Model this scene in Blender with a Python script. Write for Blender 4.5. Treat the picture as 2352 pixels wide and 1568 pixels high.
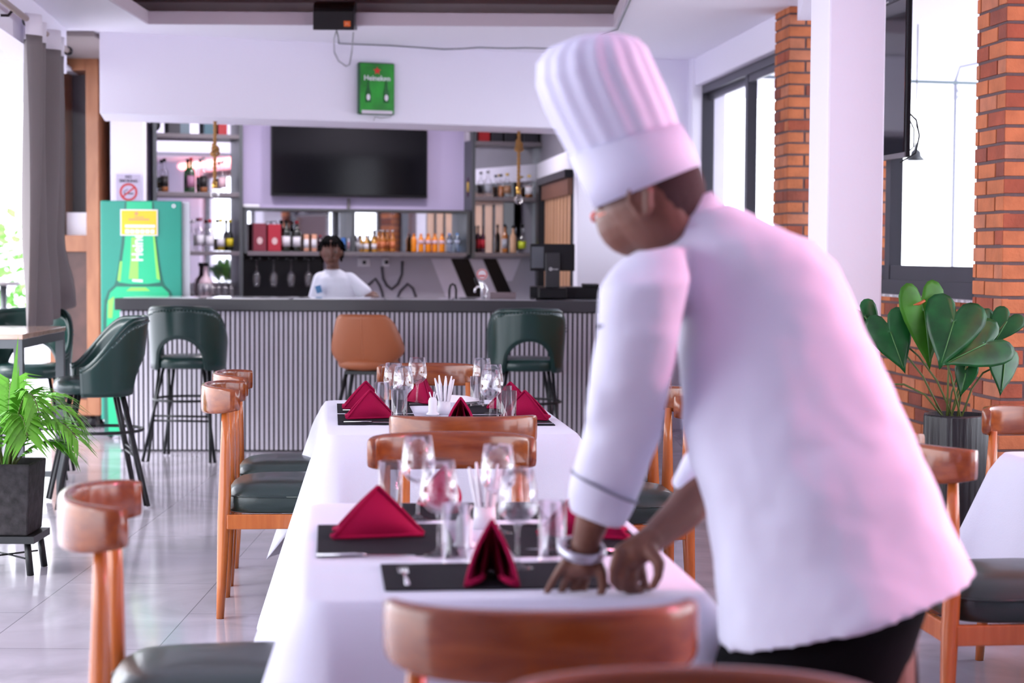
import bpy, bmesh, math, random
from mathutils import Vector, Matrix
random.seed(7)
for o in list(bpy.data.objects): bpy.data.objects.remove(o)
C = bpy.context.scene.collection
PI = math.pi
# ------------------------------------------------------------------ camera
F_PX = 4100.0; CX, CY = 1176.0, 784.0
CAM = Vector((0, 0, 1.35)); TH = math.atan((784-581)/F_PX); RO = 0.006
_F = Vector((0, math.cos(TH), -math.sin(TH))); _R0 = Vector((1, 0, 0)); _U0 = Vector((0, math.sin(TH), math.cos(TH)))
_R = math.cos(RO)*_R0+math.sin(RO)*_U0; _U = -math.sin(RO)*_R0+math.cos(RO)*_U0
cam_d = bpy.data.cameras.new('camera'); cam = bpy.data.objects.new('camera', cam_d); C.objects.link(cam)
cam.matrix_world = Matrix(((_R.x, _U.x, -_F.x, CAM.x), (_R.y, _U.y, -_F.y, CAM.y), (_R.z, _U.z, -_F.z, CAM.z), (0, 0, 0, 1)))
cam_d.sensor_width = 36; cam_d.lens = 36*F_PX/2352; cam_d.clip_start = .05; cam_d.clip_end = 300
cam_d.dof.use_dof = True; cam_d.dof.focus_distance = 6.5; cam_d.dof.aperture_fstop = 3.2
bpy.context.scene.camera = cam
# ------------------------------------------------------------------ light
sc = bpy.context.scene
w = bpy.data.worlds.new('sky'); sc.world = w; w.use_nodes = True
bg = w.node_tree.nodes['Background']; bg.inputs[0].default_value = (.89, .91, 1.0, 1); bg.inputs[1].default_value = 3.4
sun = bpy.data.lights.new('sun', 'SUN'); sun.energy = 1.6; sun.angle = .5; sun.color = (1, .97, .95)
so = bpy.data.objects.new('sun', sun); C.objects.link(so); so.rotation_euler = (math.radians(52), 0, math.radians(-62))
sc.view_settings.view_transform = 'Standard'; sc.view_settings.look = 'None'; sc.view_settings.gamma = 1
sc.view_settings.use_curve_mapping = False
sc.view_settings.exposure = 0.74
try:
    sc.cycles.max_bounces = 14; sc.cycles.diffuse_bounces = 8; sc.cycles.transparent_max_bounces = 32; sc.cycles.caustics_reflective = False; sc.cycles.caustics_refractive = False
except Exception: pass
# ------------------------------------------------------------------ coordinates measured in the photo
def ray(px, py):
    return _R*((px-CX)/F_PX)+_U*(-(py-CY)/F_PX)+_F
def P(px, py, D):
    d = ray(px, py); return CAM+d*(D/d.y)
def Pz(px, py, z):
    d = ray(px, py); return CAM+d*((z-CAM.z)/d.z)
TA = .103; PSI = math.atan(TA)          # the room's long axis leans left of the view axis
def RA(c, D, z=0): return Vector((c-TA*D, D, z))
# ------------------------------------------------------------------ materials
MATS = {}
def mat(name, col, rough=.5, metal=0, bump=0, bscale=40, var=0, vscale=6, coat=0, spec=.5, emit=None, estr=1, sheen=0, stretch=None):
    if name in MATS: return MATS[name]
    m = bpy.data.materials.new(name); m.use_nodes = True; nt = m.node_tree; b = nt.nodes['Principled BSDF']
    col = tuple(col)+(1,)
    b.inputs['Base Color'].default_value = col; b.inputs['Roughness'].default_value = rough
    b.inputs['Metallic'].default_value = metal; b.inputs['Specular IOR Level'].default_value = spec
    if coat: b.inputs['Coat Weight'].default_value = coat; b.inputs['Coat Roughness'].default_value = .08
    if sheen: b.inputs['Sheen Weight'].default_value = sheen
    if emit: b.inputs['Emission Color'].default_value = tuple(emit)+(1,); b.inputs['Emission Strength'].default_value = estr
    tc = nt.nodes.new('ShaderNodeTexCoord'); src = tc.outputs['Object']
    if stretch:
        mp = nt.nodes.new('ShaderNodeMapping'); mp.inputs['Scale'].default_value = stretch
        nt.links.new(src, mp.inputs[0]); src = mp.outputs[0]
    if var or not bump:
        n = nt.nodes.new('ShaderNodeTexNoise'); n.inputs['Scale'].default_value = vscale; n.inputs['Detail'].default_value = 4
        nt.links.new(src, n.inputs['Vector'])
        r = nt.nodes.new('ShaderNodeValToRGB'); v = var or .02
        r.color_ramp.elements[0].position = .32; r.color_ramp.elements[1].position = .68
        r.color_ramp.elements[0].color = tuple(max(0, c*(1-v)) for c in col[:3])+(1,)
        r.color_ramp.elements[1].color = tuple(min(1, c*(1+v)) for c in col[:3])+(1,)
        nt.links.new(n.outputs['Fac'], r.inputs[0]); nt.links.new(r.outputs[0], b.inputs['Base Color'])
    if bump:
        n = nt.nodes.new('ShaderNodeTexNoise'); n.inputs['Scale'].default_value = bscale; n.inputs['Detail'].default_value = 5
        nt.links.new(src, n.inputs['Vector'])
        bp = nt.nodes.new('ShaderNodeBump'); bp.inputs['Strength'].default_value = bump; bp.inputs['Distance'].default_value = .01
        nt.links.new(n.outputs['Fac'], bp.inputs['Height']); nt.links.new(bp.outputs[0], b.inputs['Normal'])
    MATS[name] = m; return m
def glassmat(name, tint=(1, 1, 1), refl=.9, base=.04):
    if name in MATS: return MATS[name]
    m = bpy.data.materials.new(name); m.use_nodes = True; nt = m.node_tree; nt.nodes.clear()
    o = nt.nodes.new('ShaderNodeOutputMaterial'); mx = nt.nodes.new('ShaderNodeMixShader')
    t = nt.nodes.new('ShaderNodeBsdfTransparent'); t.inputs[0].default_value = tuple(tint)+(1,)
    g = nt.nodes.new('ShaderNodeBsdfGlossy'); g.inputs['Roughness'].default_value = .03; g.inputs[0].default_value = (refl, refl, refl, 1)
    lw = nt.nodes.new('ShaderNodeLayerWeight'); lw.inputs[0].default_value = .28
    ma = nt.nodes.new('ShaderNodeMath'); ma.operation = 'MULTIPLY_ADD'; ma.inputs[1].default_value = .5 if base else .12; ma.inputs[2].default_value = base
    nt.links.new(lw.outputs['Fresnel'], ma.inputs[0]); nt.links.new(ma.outputs[0], mx.inputs[0])
    nt.links.new(t.outputs[0], mx.inputs[1]); nt.links.new(g.outputs[0], mx.inputs[2]); nt.links.new(mx.outputs[0], o.inputs[0])
    MATS[name] = m; return m
def woodmat(name, c1, c2, rough=.28, coat=.5, sc_=(3, 3, 30), axis=None):
    m = mat(name, c1, rough=rough, coat=coat, var=.01); nt = m.node_tree; b = nt.nodes['Principled BSDF']
    tc = nt.nodes.new('ShaderNodeTexCoord'); mp = nt.nodes.new('ShaderNodeMapping'); mp.inputs['Scale'].default_value = sc_
    n = nt.nodes.new('ShaderNodeTexNoise'); n.inputs['Scale'].default_value = 2.2; n.inputs['Detail'].default_value = 6; n.inputs['Distortion'].default_value = .6
    r = nt.nodes.new('ShaderNodeValToRGB'); r.color_ramp.elements[0].position = .3; r.color_ramp.elements[1].position = .7
    r.color_ramp.elements[0].color = tuple(c1)+(1,); r.color_ramp.elements[1].color = tuple(c2)+(1,)
    nt.links.new(tc.outputs['Object'], mp.inputs[0]); nt.links.new(mp.outputs[0], n.inputs['Vector'])
    nt.links.new(n.outputs['Fac'], r.inputs[0]); nt.links.new(r.outputs[0], b.inputs['Base Color'])
    return m
M_WALL = mat('wall_paint', (.88, .86, .96), .7, bump=.05, bscale=60)
M_CEIL = mat('ceiling_paint', (.91, .90, .97), .75, bump=.03, bscale=50)
M_LIP = mat('recess_lip_paint', (.66, .60, .68), .7, bump=.03)
M_LILAC = mat('lilac_paint', (.55, .48, .70), .6, bump=.04)
M_ALU = mat('dark_aluminium', (.05, .05, .062), .4, .2)
M_GREYM = mat('grey_metal', (.10, .11, .115), .4, .5)
M_BLACK = mat('black_plastic', (.006, .006, .008), .35, spec=.3)
M_BLACKM = mat('black_metal', (.018, .02, .022), .4, .4)
M_DARK = mat('dark_board', (.03, .028, .033), .5)
M_SHELF = mat('shelf_board', (.16, .14, .15), .4)
M_CHAIRW = woodmat('varnished_orange_wood', (.42, .10, .018), (.55, .16, .032), .26, .4, (14, 14, 1.5))
M_RAILW = woodmat('varnished_red_wood', (.16, .030, .008), (.30, .078, .017), .22, .35, (2, 10, 14))
M_LEATHER = mat('green_leather', (.014, .030, .026), .34, bump=.06, bscale=160, coat=.15)
M_STOOLG = mat('dark_green_leather', (.006, .036, .030), .3, bump=.06, bscale=120, coat=.2)
M_STOOLB = mat('tan_leather', (.40, .125, .048), .42, bump=.05, bscale=120)
M_CLOTH = mat("white_linen", (.66, .67, .78), .85, bump=.18, bscale=220, sheen=.2)
M_NAP = mat('crimson_cotton', (.30, .003, .046), .85, bump=.15, bscale=300, spec=.15)
M_MAT = mat('charcoal_placemat', (.012, .012, .016), .75, bump=.3, bscale=500, spec=.12)
M_STEEL = mat('cutlery_steel', (.75, .75, .78), .15, 1)
M_PAPER = mat('white_paper', (.88, .87, .9), .7, bump=.05)
M_GLASS = glassmat('clear_glass', (.985, .985, .995), 1.0, .045)
M_PANE = glassmat('window_glass', (.985, .99, 1), .8, .0)
M_MIRROR = mat('mirror', (.80, .80, .84), .02, 1)
M_SKIN = mat('brown_skin', (.155, .062, .038), .45, bump=.05, bscale=80, var=.12, vscale=9)
M_SKIN2 = mat('dark_brown_skin', (.13, .05, .032), .45, var=.1)
M_HAIR = mat('black_hair', (.004, .0035, .004), .9, bump=.5, bscale=60, spec=.06)
M_JACKET = mat('white_chef_cotton', (.68, .69, .82), .8, bump=.08, bscale=14, sheen=.15)
M_HAT = mat('white_paper_hat', (.70, .71, .86), .75, bump=.04, bscale=60)
M_TROU = mat('black_trousers', (.004, .004, .005), .9, bump=.1, spec=.08)
M_WHITE = mat('white_plastic', (.82, .82, .86), .4)
M_MORTAR = mat('mortar', (.13, .085, .085), .9, bump=.3, bscale=80)
M_BR = [mat('brick_orange', (.50, .155, .058), .8, bump=.35, bscale=60, var=.18, vscale=9),
        mat('brick_red', (.33, .075, .034), .8, bump=.35, bscale=60, var=.2, vscale=9),
        mat('brick_pale', (.47, .17, .085), .8, bump=.35, bscale=60, var=.2, vscale=9),
        mat('brick_brown', (.24, .062, .035), .8, bump=.35, bscale=60, var=.2, vscale=9)]
M_LEAF = mat('palm_leaf', (.13, .42, .03), .45, var=.35, vscale=8)
M_ALEAF = mat('glossy_dark_leaf', (.006, .070, .014), .30, var=.4, vscale=14, spec=.35)
M_ALEAF2 = mat('mid_green_leaf', (.030, .15, .006), .45, var=.25, vscale=10, spec=.3)
M_STEM = mat('plant_stem', (.10, .13, .03), .5)
M_ROPE = mat('jute_rope', (.38, .19, .06), .9, bump=.6, bscale=200, stretch=(1, 1, .4))
M_OAK = woodmat('orange_oak_frame', (.25, .085, .03), (.36, .145, .06), .4, .2, (5, 5, 1.2))
M_SLAT = woodmat('pale_wood_slat', (.48, .24, .12), (.62, .34, .19), .45, .1, (5, 5, 1.2))
M_DWOOD = woodmat('dark_red_ceiling_wood', (.14, .026, .016), (.34, .07, .04), .3, .4, (1.2, 12, 12))
def cmat(name, col, **k): return mat(name, col, **k)
# floor: large glossy grey tiles with thin joints
def floormat():
    m = bpy.data.materials.new('grey_marble_tiles'); m.use_nodes = True; nt = m.node_tree; b = nt.nodes['Principled BSDF']
    tc = nt.nodes.new('ShaderNodeTexCoord'); mp = nt.nodes.new('ShaderNodeMapping'); mp.inputs['Rotation'].default_value = (0, 0, PI/2)
    br = nt.nodes.new('ShaderNodeTexBrick'); br.offset = .5; br.inputs['Scale'].default_value = 1
    br.inputs['Brick Width'].default_value = 1.2; br.inputs['Row Height'].default_value = .6; br.inputs['Mortar Size'].default_value = .0022
    br.inputs['Color1'].default_value = (.44, .42, .475, 1); br.inputs['Color2'].default_value = (.48, .455, .51, 1); br.inputs['Mortar'].default_value = (.24, .225, .26, 1)
    n = nt.nodes.new('ShaderNodeTexNoise'); n.inputs['Scale'].default_value = 1.6; n.inputs['Detail'].default_value = 9; n.inputs['Distortion'].default_value = 1.8
    r = nt.nodes.new('ShaderNodeValToRGB'); r.color_ramp.elements[0].position = .35; r.color_ramp.elements[0].color = (.78, .78, .78, 1); r.color_ramp.elements[1].position = .65; r.color_ramp.elements[1].color = (1.12, 1.1, 1.12, 1)
    mx = nt.nodes.new('ShaderNodeMix'); mx.data_type = 'RGBA'; mx.blend_type = 'MULTIPLY'; mx.inputs[0].default_value = .8
    nt.links.new(tc.outputs['Object'], mp.inputs[0]); nt.links.new(mp.outputs[0], br.inputs['Vector']); nt.links.new(tc.outputs['Object'], n.inputs['Vector'])
    nt.links.new(n.outputs['Fac'], r.inputs[0]); nt.links.new(br.outputs['Color'], mx.inputs[6]); nt.links.new(r.outputs[0], mx.inputs[7])
    nt.links.new(mx.outputs[2], b.inputs['Base Color']); b.inputs['Roughness'].default_value = .11; b.inputs['Specular IOR Level'].default_value = .6
    return m
M_FLOOR = floormat()
# ------------------------------------------------------------------ mesh builder
class MB:
    def __init__(s): s.v = []; s.f = []; s.mi = []; s.sm = []
    def add(s, vs, fs, mi=0, smooth=False):
        b = len(s.v); s.v += [Vector(v) for v in vs]
        for f in fs: s.f.append([b+i for i in f]); s.mi.append(mi); s.sm.append(smooth)
        return s
    def box(s, x0, x1, y0, y1, z0, z1, mi=0, rz=0, at=None, M=None):
        vs = [Vector((x, y, z)) for z in (z0, z1) for y in (y0, y1) for x in (x0, x1)]
        if rz: R = Matrix.Rotation(rz, 3, 'Z'); vs = [R@v for v in vs]
        if at is not None: vs = [v+Vector(at) for v in vs]
        if M is not None: vs = [M@v for v in vs]
        return s.add(vs, [(0, 2, 3, 1), (4, 5, 7, 6), (0, 1, 5, 4), (2, 6, 7, 3), (0, 4, 6, 2), (1, 3, 7, 5)], mi)
    def prism(s, poly, z0, z1, mi=0):      # polygon (ccw) in xy
        n = len(poly); vs = [(p[0], p[1], z0) for p in poly]+[(p[0], p[1], z1) for p in poly]
        return s.add(vs, [tuple(range(n))[::-1], tuple(range(n, 2*n))]+[(i, (i+1) % n, n+(i+1) % n, n+i) for i in range(n)], mi)
    def plate(s, pts, n, th, mi=0):        # planar outline given as 3-D points, thickness along n
        k = len(pts); n = Vector(n)*th; vs = [Vector(p) for p in pts]+[Vector(p)+n for p in pts]
        return s.add(vs, [tuple(range(k))[::-1], tuple(range(k, 2*k))]+[(i, (i+1) % k, k+(i+1) % k, k+i) for i in range(k)], mi)
    def rings(s, rs, mi=0, smooth=True, cap=True, closed=True):
        n = len(rs[0]); vs = [p for r in rs for p in r]; fs = []
        for i in range(len(rs)-1):
            for j in range(n if closed else n-1):
                a = i*n+j; b = i*n+(j+1) % n; fs.append((a, b, b+n, a+n))
        if cap and closed: fs.append(tuple(range(n))[::-1]); fs.append(tuple(range((len(rs)-1)*n, len(rs)*n)))
        return s.add(vs, fs, mi, smooth)
    def tube(s, path, r, n=10, mi=0, flat=1.0, cap=True, up=None):
        path = [Vector(p) for p in path]; rr = r if isinstance(r, (list, tuple)) else [r]*len(path); rs = []
        nrm = None
        for i, p in enumerate(path):
            t = (path[min(i+1, len(path)-1)]-path[max(i-1, 0)]).normalized()
            if nrm is None:
                a = Vector(up) if up else (Vector((0, 0, 1)) if abs(t.z) < .9 else Vector((1, 0, 0)))
                nrm = (a-t*a.dot(t)).normalized()
            else: nrm = (nrm-t*nrm.dot(t)).normalized()
            bn = t.cross(nrm)
            rs.append([p+(nrm*math.cos(2*PI*k/n)*flat+bn*math.sin(2*PI*k/n))*rr[i] for k in range(n)])
        return s.rings(rs, mi, True, cap)
    def lathe(s, prof, at=(0, 0, 0), n=20, mi=0, cap=False, M=None):
        at = Vector(at); rs = []
        for r, z in prof: rs.append([at+Vector((r*math.cos(2*PI*k/n), r*math.sin(2*PI*k/n), z)) for k in range(n)])
        if M is not None: rs = [[M@p for p in r] for r in rs]
        return s.rings(rs, mi, True, cap)
    def ell(s, c, rad, n=14, m=9, mi=0, M=None):
        rs = []
        for i in range(m+1):
            a = -PI/2+PI*i/m; a = max(-PI/2+.02, min(PI/2-.02, a))
            r = [Vector((rad[0]*math.cos(a)*math.cos(2*PI*k/n), rad[1]*math.cos(a)*math.sin(2*PI*k/n), rad[2]*math.sin(a))) for k in range(n)]
            if M is not None: r = [M@p for p in r]
            rs.append([Vector(c)+p for p in r])
        return s.rings(rs, mi, True)
    def cap(s, p0, r0, p1, r1, n=12):     # tapered capsule
        p0 = Vector(p0); p1 = Vector(p1); t = (p1-p0).normalized()
        path = []; rr = []
        for k in range(5):
            a = PI/2*k/4; path.append(p0-t*r0*math.cos(a)*.98); rr.append(max(r0*math.sin(a), r0*.1))
        for k in range(5):
            a = PI/2*k/4; path.append(p1+t*r1*math.sin(a)*.98); rr.append(max(r1*math.cos(a), r1*.1))
        return s.tube(path, rr, n)
    def build(s, name, mats, parent=None, bevel=0, world=False, sub=0, solid=0, remesh=0, smooth_it=0):
        if not isinstance(mats, (list, tuple)): mats = [mats]
        vs = s.v
        if world and parent is not None:
            I = ROOTM[parent.name].inverted(); vs = [I@v for v in vs]
        me = bpy.data.meshes.new(name); me.from_pydata([tuple(v) for v in vs], [], s.f); 
        for m in mats: me.materials.append(m)
        for p, mi, sm in zip(me.polygons, s.mi, s.sm): p.material_index = mi; p.use_smooth = sm
        bm = bmesh.new(); bm.from_mesh(me); bmesh.ops.recalc_face_normals(bm, faces=bm.faces); bm.to_mesh(me); bm.free()
        o = bpy.data.objects.new(name, me); C.objects.link(o)
        if parent is not None: o.parent = parent; ROOTM[o.name] = ROOTM.get(parent.name, Matrix())
        else: ROOTM[o.name] = Matrix()
        if remesh:
            r = o.modifiers.new('remesh', 'REMESH'); r.mode = 'VOXEL'; r.voxel_size = remesh; r.use_smooth_shade = True
            if smooth_it: q = o.modifiers.new('smooth', 'SMOOTH'); q.iterations = smooth_it; q.factor = .5
        if solid: q = o.modifiers.new('solid', 'SOLIDIFY'); q.thickness = solid; q.offset = 0
        if bevel: q = o.modifiers.new('bevel', 'BEVEL'); q.width = bevel; q.segments = 2; q.limit_method = 'ANGLE'; q.angle_limit = .7
        if sub: q = o.modifiers.new('sub', 'SUBSURF'); q.levels = sub; q.render_levels = sub
        return o
ROOTM = {}
def tag(o, label, cat, group=None, kind=None):
    o['label'] = label; o['category'] = cat
    if group: o['group'] = group
    if kind: o['kind'] = kind
    return o
def thing(name, label, cat, loc=(0, 0, 0), rz=0, group=None):
    o = bpy.data.objects.new(name, None); C.objects.link(o); o.location = loc; o.rotation_euler = (0, 0, rz); o.empty_display_size = .1
    ROOTM[o.name] = Matrix.Translation(Vector(loc))@Matrix.Rotation(rz, 4, 'Z')
    return tag(o, label, cat, group)
def struct(name, mb, m, **k):
    o = mb.build(name, m, **k); o['kind'] = 'structure'; return o
def dup(root, loc, rz, label=None, group=None, scale=None, cat=None):
    def cp(o, par):
        c = o.copy(); C.objects.link(c); c.parent = par
        for ch in kids.get(o.name, []): cp(ch, c)
        return c
    kids = {}
    for o in C.objects:
        if o.parent: kids.setdefault(o.parent.name, []).append(o)
    r = cp(root, None); r.location = loc; r.rotation_euler = (0, 0, rz)
    if scale: r.scale = scale
    if label: r['label'] = label
    if group: r['group'] = group
    if cat: r['category'] = cat
    ROOTM[r.name] = Matrix.Translation(Vector(loc))@Matrix.Rotation(rz, 4, 'Z')
    return r
def text_into(mb, body, size, M, mi=0, extrude=.001, bold=0):
    cu = bpy.data.curves.new('t', 'FONT'); cu.body = body; cu.size = size; cu.extrude = extrude; cu.align_x = 'CENTER'; cu.align_y = 'CENTER'; cu.offset = bold
    cu.resolution_u = 3
    ob = bpy.data.objects.new('t', cu); C.objects.link(ob)
    me = bpy.data.meshes.new_from_object(ob)
    mb.add([M@v.co for v in me.vertices], [tuple(p.vertices) for p in me.polygons], mi)
    bpy.data.objects.remove(ob); bpy.data.curves.remove(cu); bpy.data.meshes.remove(me)
def FR(c, rz=0, rot=0):      # frame for flat things facing the camera side (-Y): local x right, y up
    return Matrix.Translation(Vector(c))@Matrix.Rotation(rz, 4, 'Z')@Matrix.Rotation(PI/2, 4, 'X')@Matrix.Rotation(rot, 4, 'Z')
def disc(mb, M, r0, r1, a0=0, a1=2*PI, n=32, th=.002, mi=0, sx=1, sy=1):   # flat ring / disc with thickness in a frame
    full = abs(a1-a0-2*PI) < 1e-6; k = n if full else n+1
    A = [a0+(a1-a0)*i/n for i in range(k)]
    if r0 <= 0:
        pts = [M@Vector((r1*sx*math.cos(a), r1*sy*math.sin(a), 0)) for a in A]; nn = (M.to_3x3()@Vector((0, 0, 1)))
        mb.plate(pts, nn, th, mi); return
    vs = []
    for a in A:
        for r, z in ((r0, 0), (r1, 0), (r1, th), (r0, th)): vs.append(M@Vector((r*sx*math.cos(a), r*sy*math.sin(a), z)))
    fs = []
    for i in range(n if full else n):
        a = i*4; b = ((i+1) % k)*4
        for q in range(4): fs.append((a+q, a+(q+1) % 4, b+(q+1) % 4, b+q))
    mb.add(vs, fs, mi)
def poly(mb, M, pts, th=.002, mi=0):
    nn = (M.to_3x3()@Vector((0, 0, 1))); mb.plate([M@Vector((p[0], p[1], 0)) for p in pts], nn, th, mi)
def rect(mb, M, x0, x1, y0, y1, th=.002, mi=0): poly(mb, M, [(x0, y0), (x1, y0), (x1, y1), (x0, y1)], th, mi)
def star(mb, M, cx, cy, r, th=.002, mi=0):
    poly(mb, M, [(cx+(r if i % 2 == 0 else r*.42)*math.cos(PI/2+i*PI/5), cy+(r if i % 2 == 0 else r*.42)*math.sin(PI/2+i*PI/5)) for i in range(10)], th, mi)
# ================================================================== THE ROOM
ZC = 2.825
struct('floor', MB().box(-9, 5.5, -6.2, 17, -.08, 0), M_FLOOR)
# ceiling slab round a raised recess
hx0, hx1, hy0, hy1 = -2.39, .66, 8.8, 11.72
cb = MB(); cb.box(-4.2, hx0, -6.2, 17, ZC, ZC+.08); cb.box(hx1, 4.6, -6.2, 17, ZC, ZC+.08)
cb.box(hx0, hx1, hy1, 17, ZC, ZC+.08); cb.box(hx0, hx1, -6.2, hy0, ZC, ZC+.08)
struct('ceiling', cb, M_CEIL)
lip = MB(); t = .012
lip.box(hx0, hx1, hy1-t, hy1+.001, ZC-.001, ZC+.082); lip.box(hx0-.001, hx0+t, hy0, hy1-t, ZC-.001, ZC+.082); lip.box(hx1-t, hx1+.001, hy0, hy1-t, ZC-.001, ZC+.082)
struct('trim_1', lip, M_LIP)
cav = MB(); cav.box(hx0-.4, hx1+.4, hy1+.45, hy1+.5, ZC+.08, 3.14); cav.box(hx0-.45, hx0-.4, hy0-.3, hy1+.5, ZC+.08, 3.14); cav.box(hx1+.4, hx1+.45, hy0-.3, hy1+.5, ZC+.08, 3.14); cav.box(hx0-.45, hx1+.45, hy0-.35, hy0-.3, ZC+.08, 3.14)
struct('trim_2', cav, mat('grey_recess_paint', (.72, .62, .66), .7))
wd = MB(); k = 0; y = hy0-.3
while y < hy1+.5:
    wd.box(hx0-.45, hx1+.45, y, y+.118, 3.030, 3.058); y += .125
wd.box(hx0-.45, hx1+.45, hy0-.35, hy1+.5, 3.055, 3.14)
struct('ceiling_recess', wd, M_DWOOD)
# left side: lintel over the open side, thin post, eave outside, alcove wall behind the glazed cabinet
def strip(mb, c0, c1, d0, d1, z0, z1, mi=0):
    mb.prism([(c0-TA*d0, d0), (c1-TA*d0, d0), (c1-TA*d1, d1), (c0-TA*d1, d1)], z0, z1, mi); return mb
lw_ = MB(); strip(lw_, -1.93, -1.75, -6.1, 12.0, 2.53, ZC+.02); strip(lw_, -1.93, -1.75, -6.1, 1.5, 0, 2.53)
struct('wall_left', lw_, M_WALL)
ev = MB()
for i in range(78): strip(ev, -2.9, -1.931, -3+i*.25, -3+i*.25+.244, 2.70, 2.72)
strip(ev, -2.96, -2.9, -3, 16.5, 2.62, 2.76)
struct('trim_3', ev, mat('grey_white_eave', (.6, .6, .66), .6))
al = MB(); al.box(-3.6, -2.95, 14.35, 14.45, 0, ZC).box(-3.6, -3.55, 13.98, 14.35, 0, ZC).box(-3.5, -2.83, 12.10, 14.35, 2.79, 2.822)  # side wall added against outside light; ceiling slab paints in the alcove's shade
struct('wall_alcove', al, mat('taupe_wall_and_shade', (.24, .20, .19), .7, bump=.05))
# beam over the bar opening + full-height wall to its right + right-hand partition
def hd(X): return 12.15+.376*(X+2.8)
hb = MB(); hb.prism([(-2.80, hd(-2.80)), (.486, hd(.486)), (.40, hd(.486)+.62), (-2.93, hd(-2.80)+.72)], 2.278, ZC+.02)
hb.prism([(.486, hd(.486)), (1.5, hd(1.5)), (1.42, hd(1.5)+.22), (.464, hd(.486)+.22)], 0, ZC+.02)
struct('wall_back', hb, M_WALL, bevel=.004)
struct('added_front_wall', MB().box(-1.6, 4.6, -6.1, -6.0, 0, ZC+.02).box(-1.6, 4.6, -6.0, -5.98, 0, .1), M_WALL)  # added behind the camera to cut the light coming in from there
def bw(X): return 15.9+.31*(X-.21)
bk = MB(); bk.prism([(-3.3, bw(-3.3)), (.6, bw(.6)), (.58, bw(.6)+.1), (-3.3, bw(-3.3)+.1)], 0, ZC+.02)
struct('wall_bar_back', bk, M_LILAC)
pl = MB(); strip(pl, -2.61+1.0, -1.335, 13.35, 14.6, 0, ZC+.02); 
struct('wall_bar_left', MB().prism([(-3.0, 13.35), (-2.77, 13.43), (-3.03, 14.85), (-3.3, 14.85)], 0, ZC+.02), M_WALL)
pt = MB(); strip(pt, 1.865, 1.96, 13.62, 16.0, 0, ZC)
struct('wall_bar_right', pt, mat('grey_partition_paint', (.20, .19, .22), .6))
tb = MB(); strip(tb, 1.845, 1.867, 13.5, 15.95, 1.99, 2.14)
struct('trim_4', tb, M_WALL)
# right wall: head over the windows, brick sill wall, two window frames
CW = 2.86
rw = MB(); strip(rw, 2.765, 3.0, 10.9, 13.75, 2.62, ZC+.02); strip(rw, 2.79, 3.0, 7.4, 10.8, 2.75, ZC+.02); strip(rw, 3.45, 3.7, -6, 7.6, 2.62, ZC+.02); strip(rw, 3.45, 3.7, -6, 7.6, 0, .5); strip(rw, 3.45, 3.7, -6, 2.2, .5, 2.62); strip(rw, 2.742, 3.0, 13.55, 13.95, 0, ZC+.02)
struct('wall_right', rw, M_WALL, bevel=.01)
def bricks(mb, o, u, n, L, z0, z1, seed, first=0, pitch=.0696, bl=.185):
    rnd = random.Random(seed); o = Vector(o); u = Vector(u).normalized(); n = Vector(n).normalized()
    r = 0; z = z0
    while z < z1-.02:
        h = min(pitch-.0125, z1-z); x = 0.0; half = (r+first) % 2 == 0
        while x < L-.012:
            ln = bl/2-.006 if (half and x == 0) else bl
            e = min(x+ln, L); 
            if L-e < .035: e = L
            j = rnd.uniform(-.0015, .0015); a = o+u*x-n*.03; b = o+u*e-n*.03; d = n*(.0315+rnd.uniform(0, .0015))
            vs = [a, b, b+d, a+d]; vs = [p+Vector((0, 0, z+j)) for p in vs]+[p+Vector((0, 0, z+h+j)) for p in vs]
            mi = rnd.choices([1, 2, 3, 4], [6, 1.5, 3.0, .9])[0]
            mb.add(vs, [(0, 3, 2, 1), (4, 5, 6, 7), (0, 1, 5, 4), (1, 2, 6, 5), (2, 3, 7, 6), (3, 0, 4, 7)], mi)
            x = e+.0125
        z += pitch; r += 1
    return mb
UA = Vector((-TA, 1, 0)).normalized(); NL = Vector((-1, -TA, 0)).normalized(); UR = -NL; NF = -UA
sb = MB(); strip(sb, 2.805, 3.0, 7.4, 13.6, 0, 1.13, 0)
bricks(sb, RA(2.80, 7.42), UA, NL, 6.2, .01, 1.15, 5)
sw = struct('wall_right_sill', sb, [M_MORTAR]+M_BR, bevel=.003)
def pillar(D0, L, Wd, seed, label, name='brick_pillar'):
    base = RA(2.742, D0); t = thing(name, label, 'pillar', base)
    m = MB(); a = RA(2.746, D0+.004); b = a+UR*(Wd-.01); c = b+UA*(L-.008); d = a+UA*(L-.008)
    m.prism([tuple(a[:2]), tuple(b[:2]), tuple(c[:2]), tuple(d[:2])], 0, ZC, 0)
    bricks(m, base, UA, NL, L, .004, ZC, seed, 0); bricks(m, base+NF*0, UR, NF, Wd, .004, ZC, seed+9, 1, bl=.20)
    e = base+UA*L; bricks(m, e, UR, UA, .2, .004, ZC, seed+5, 1)
    m.build('brickwork', [M_MORTAR]+M_BR, t, bevel=.003, world=True); return t
pillar(7.27, .33, .62, 21, 'orange brick pillar at the right edge beside the potted plant')
pillar(10.70, .34, .62, 33, 'orange brick pillar standing behind the white column')
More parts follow.
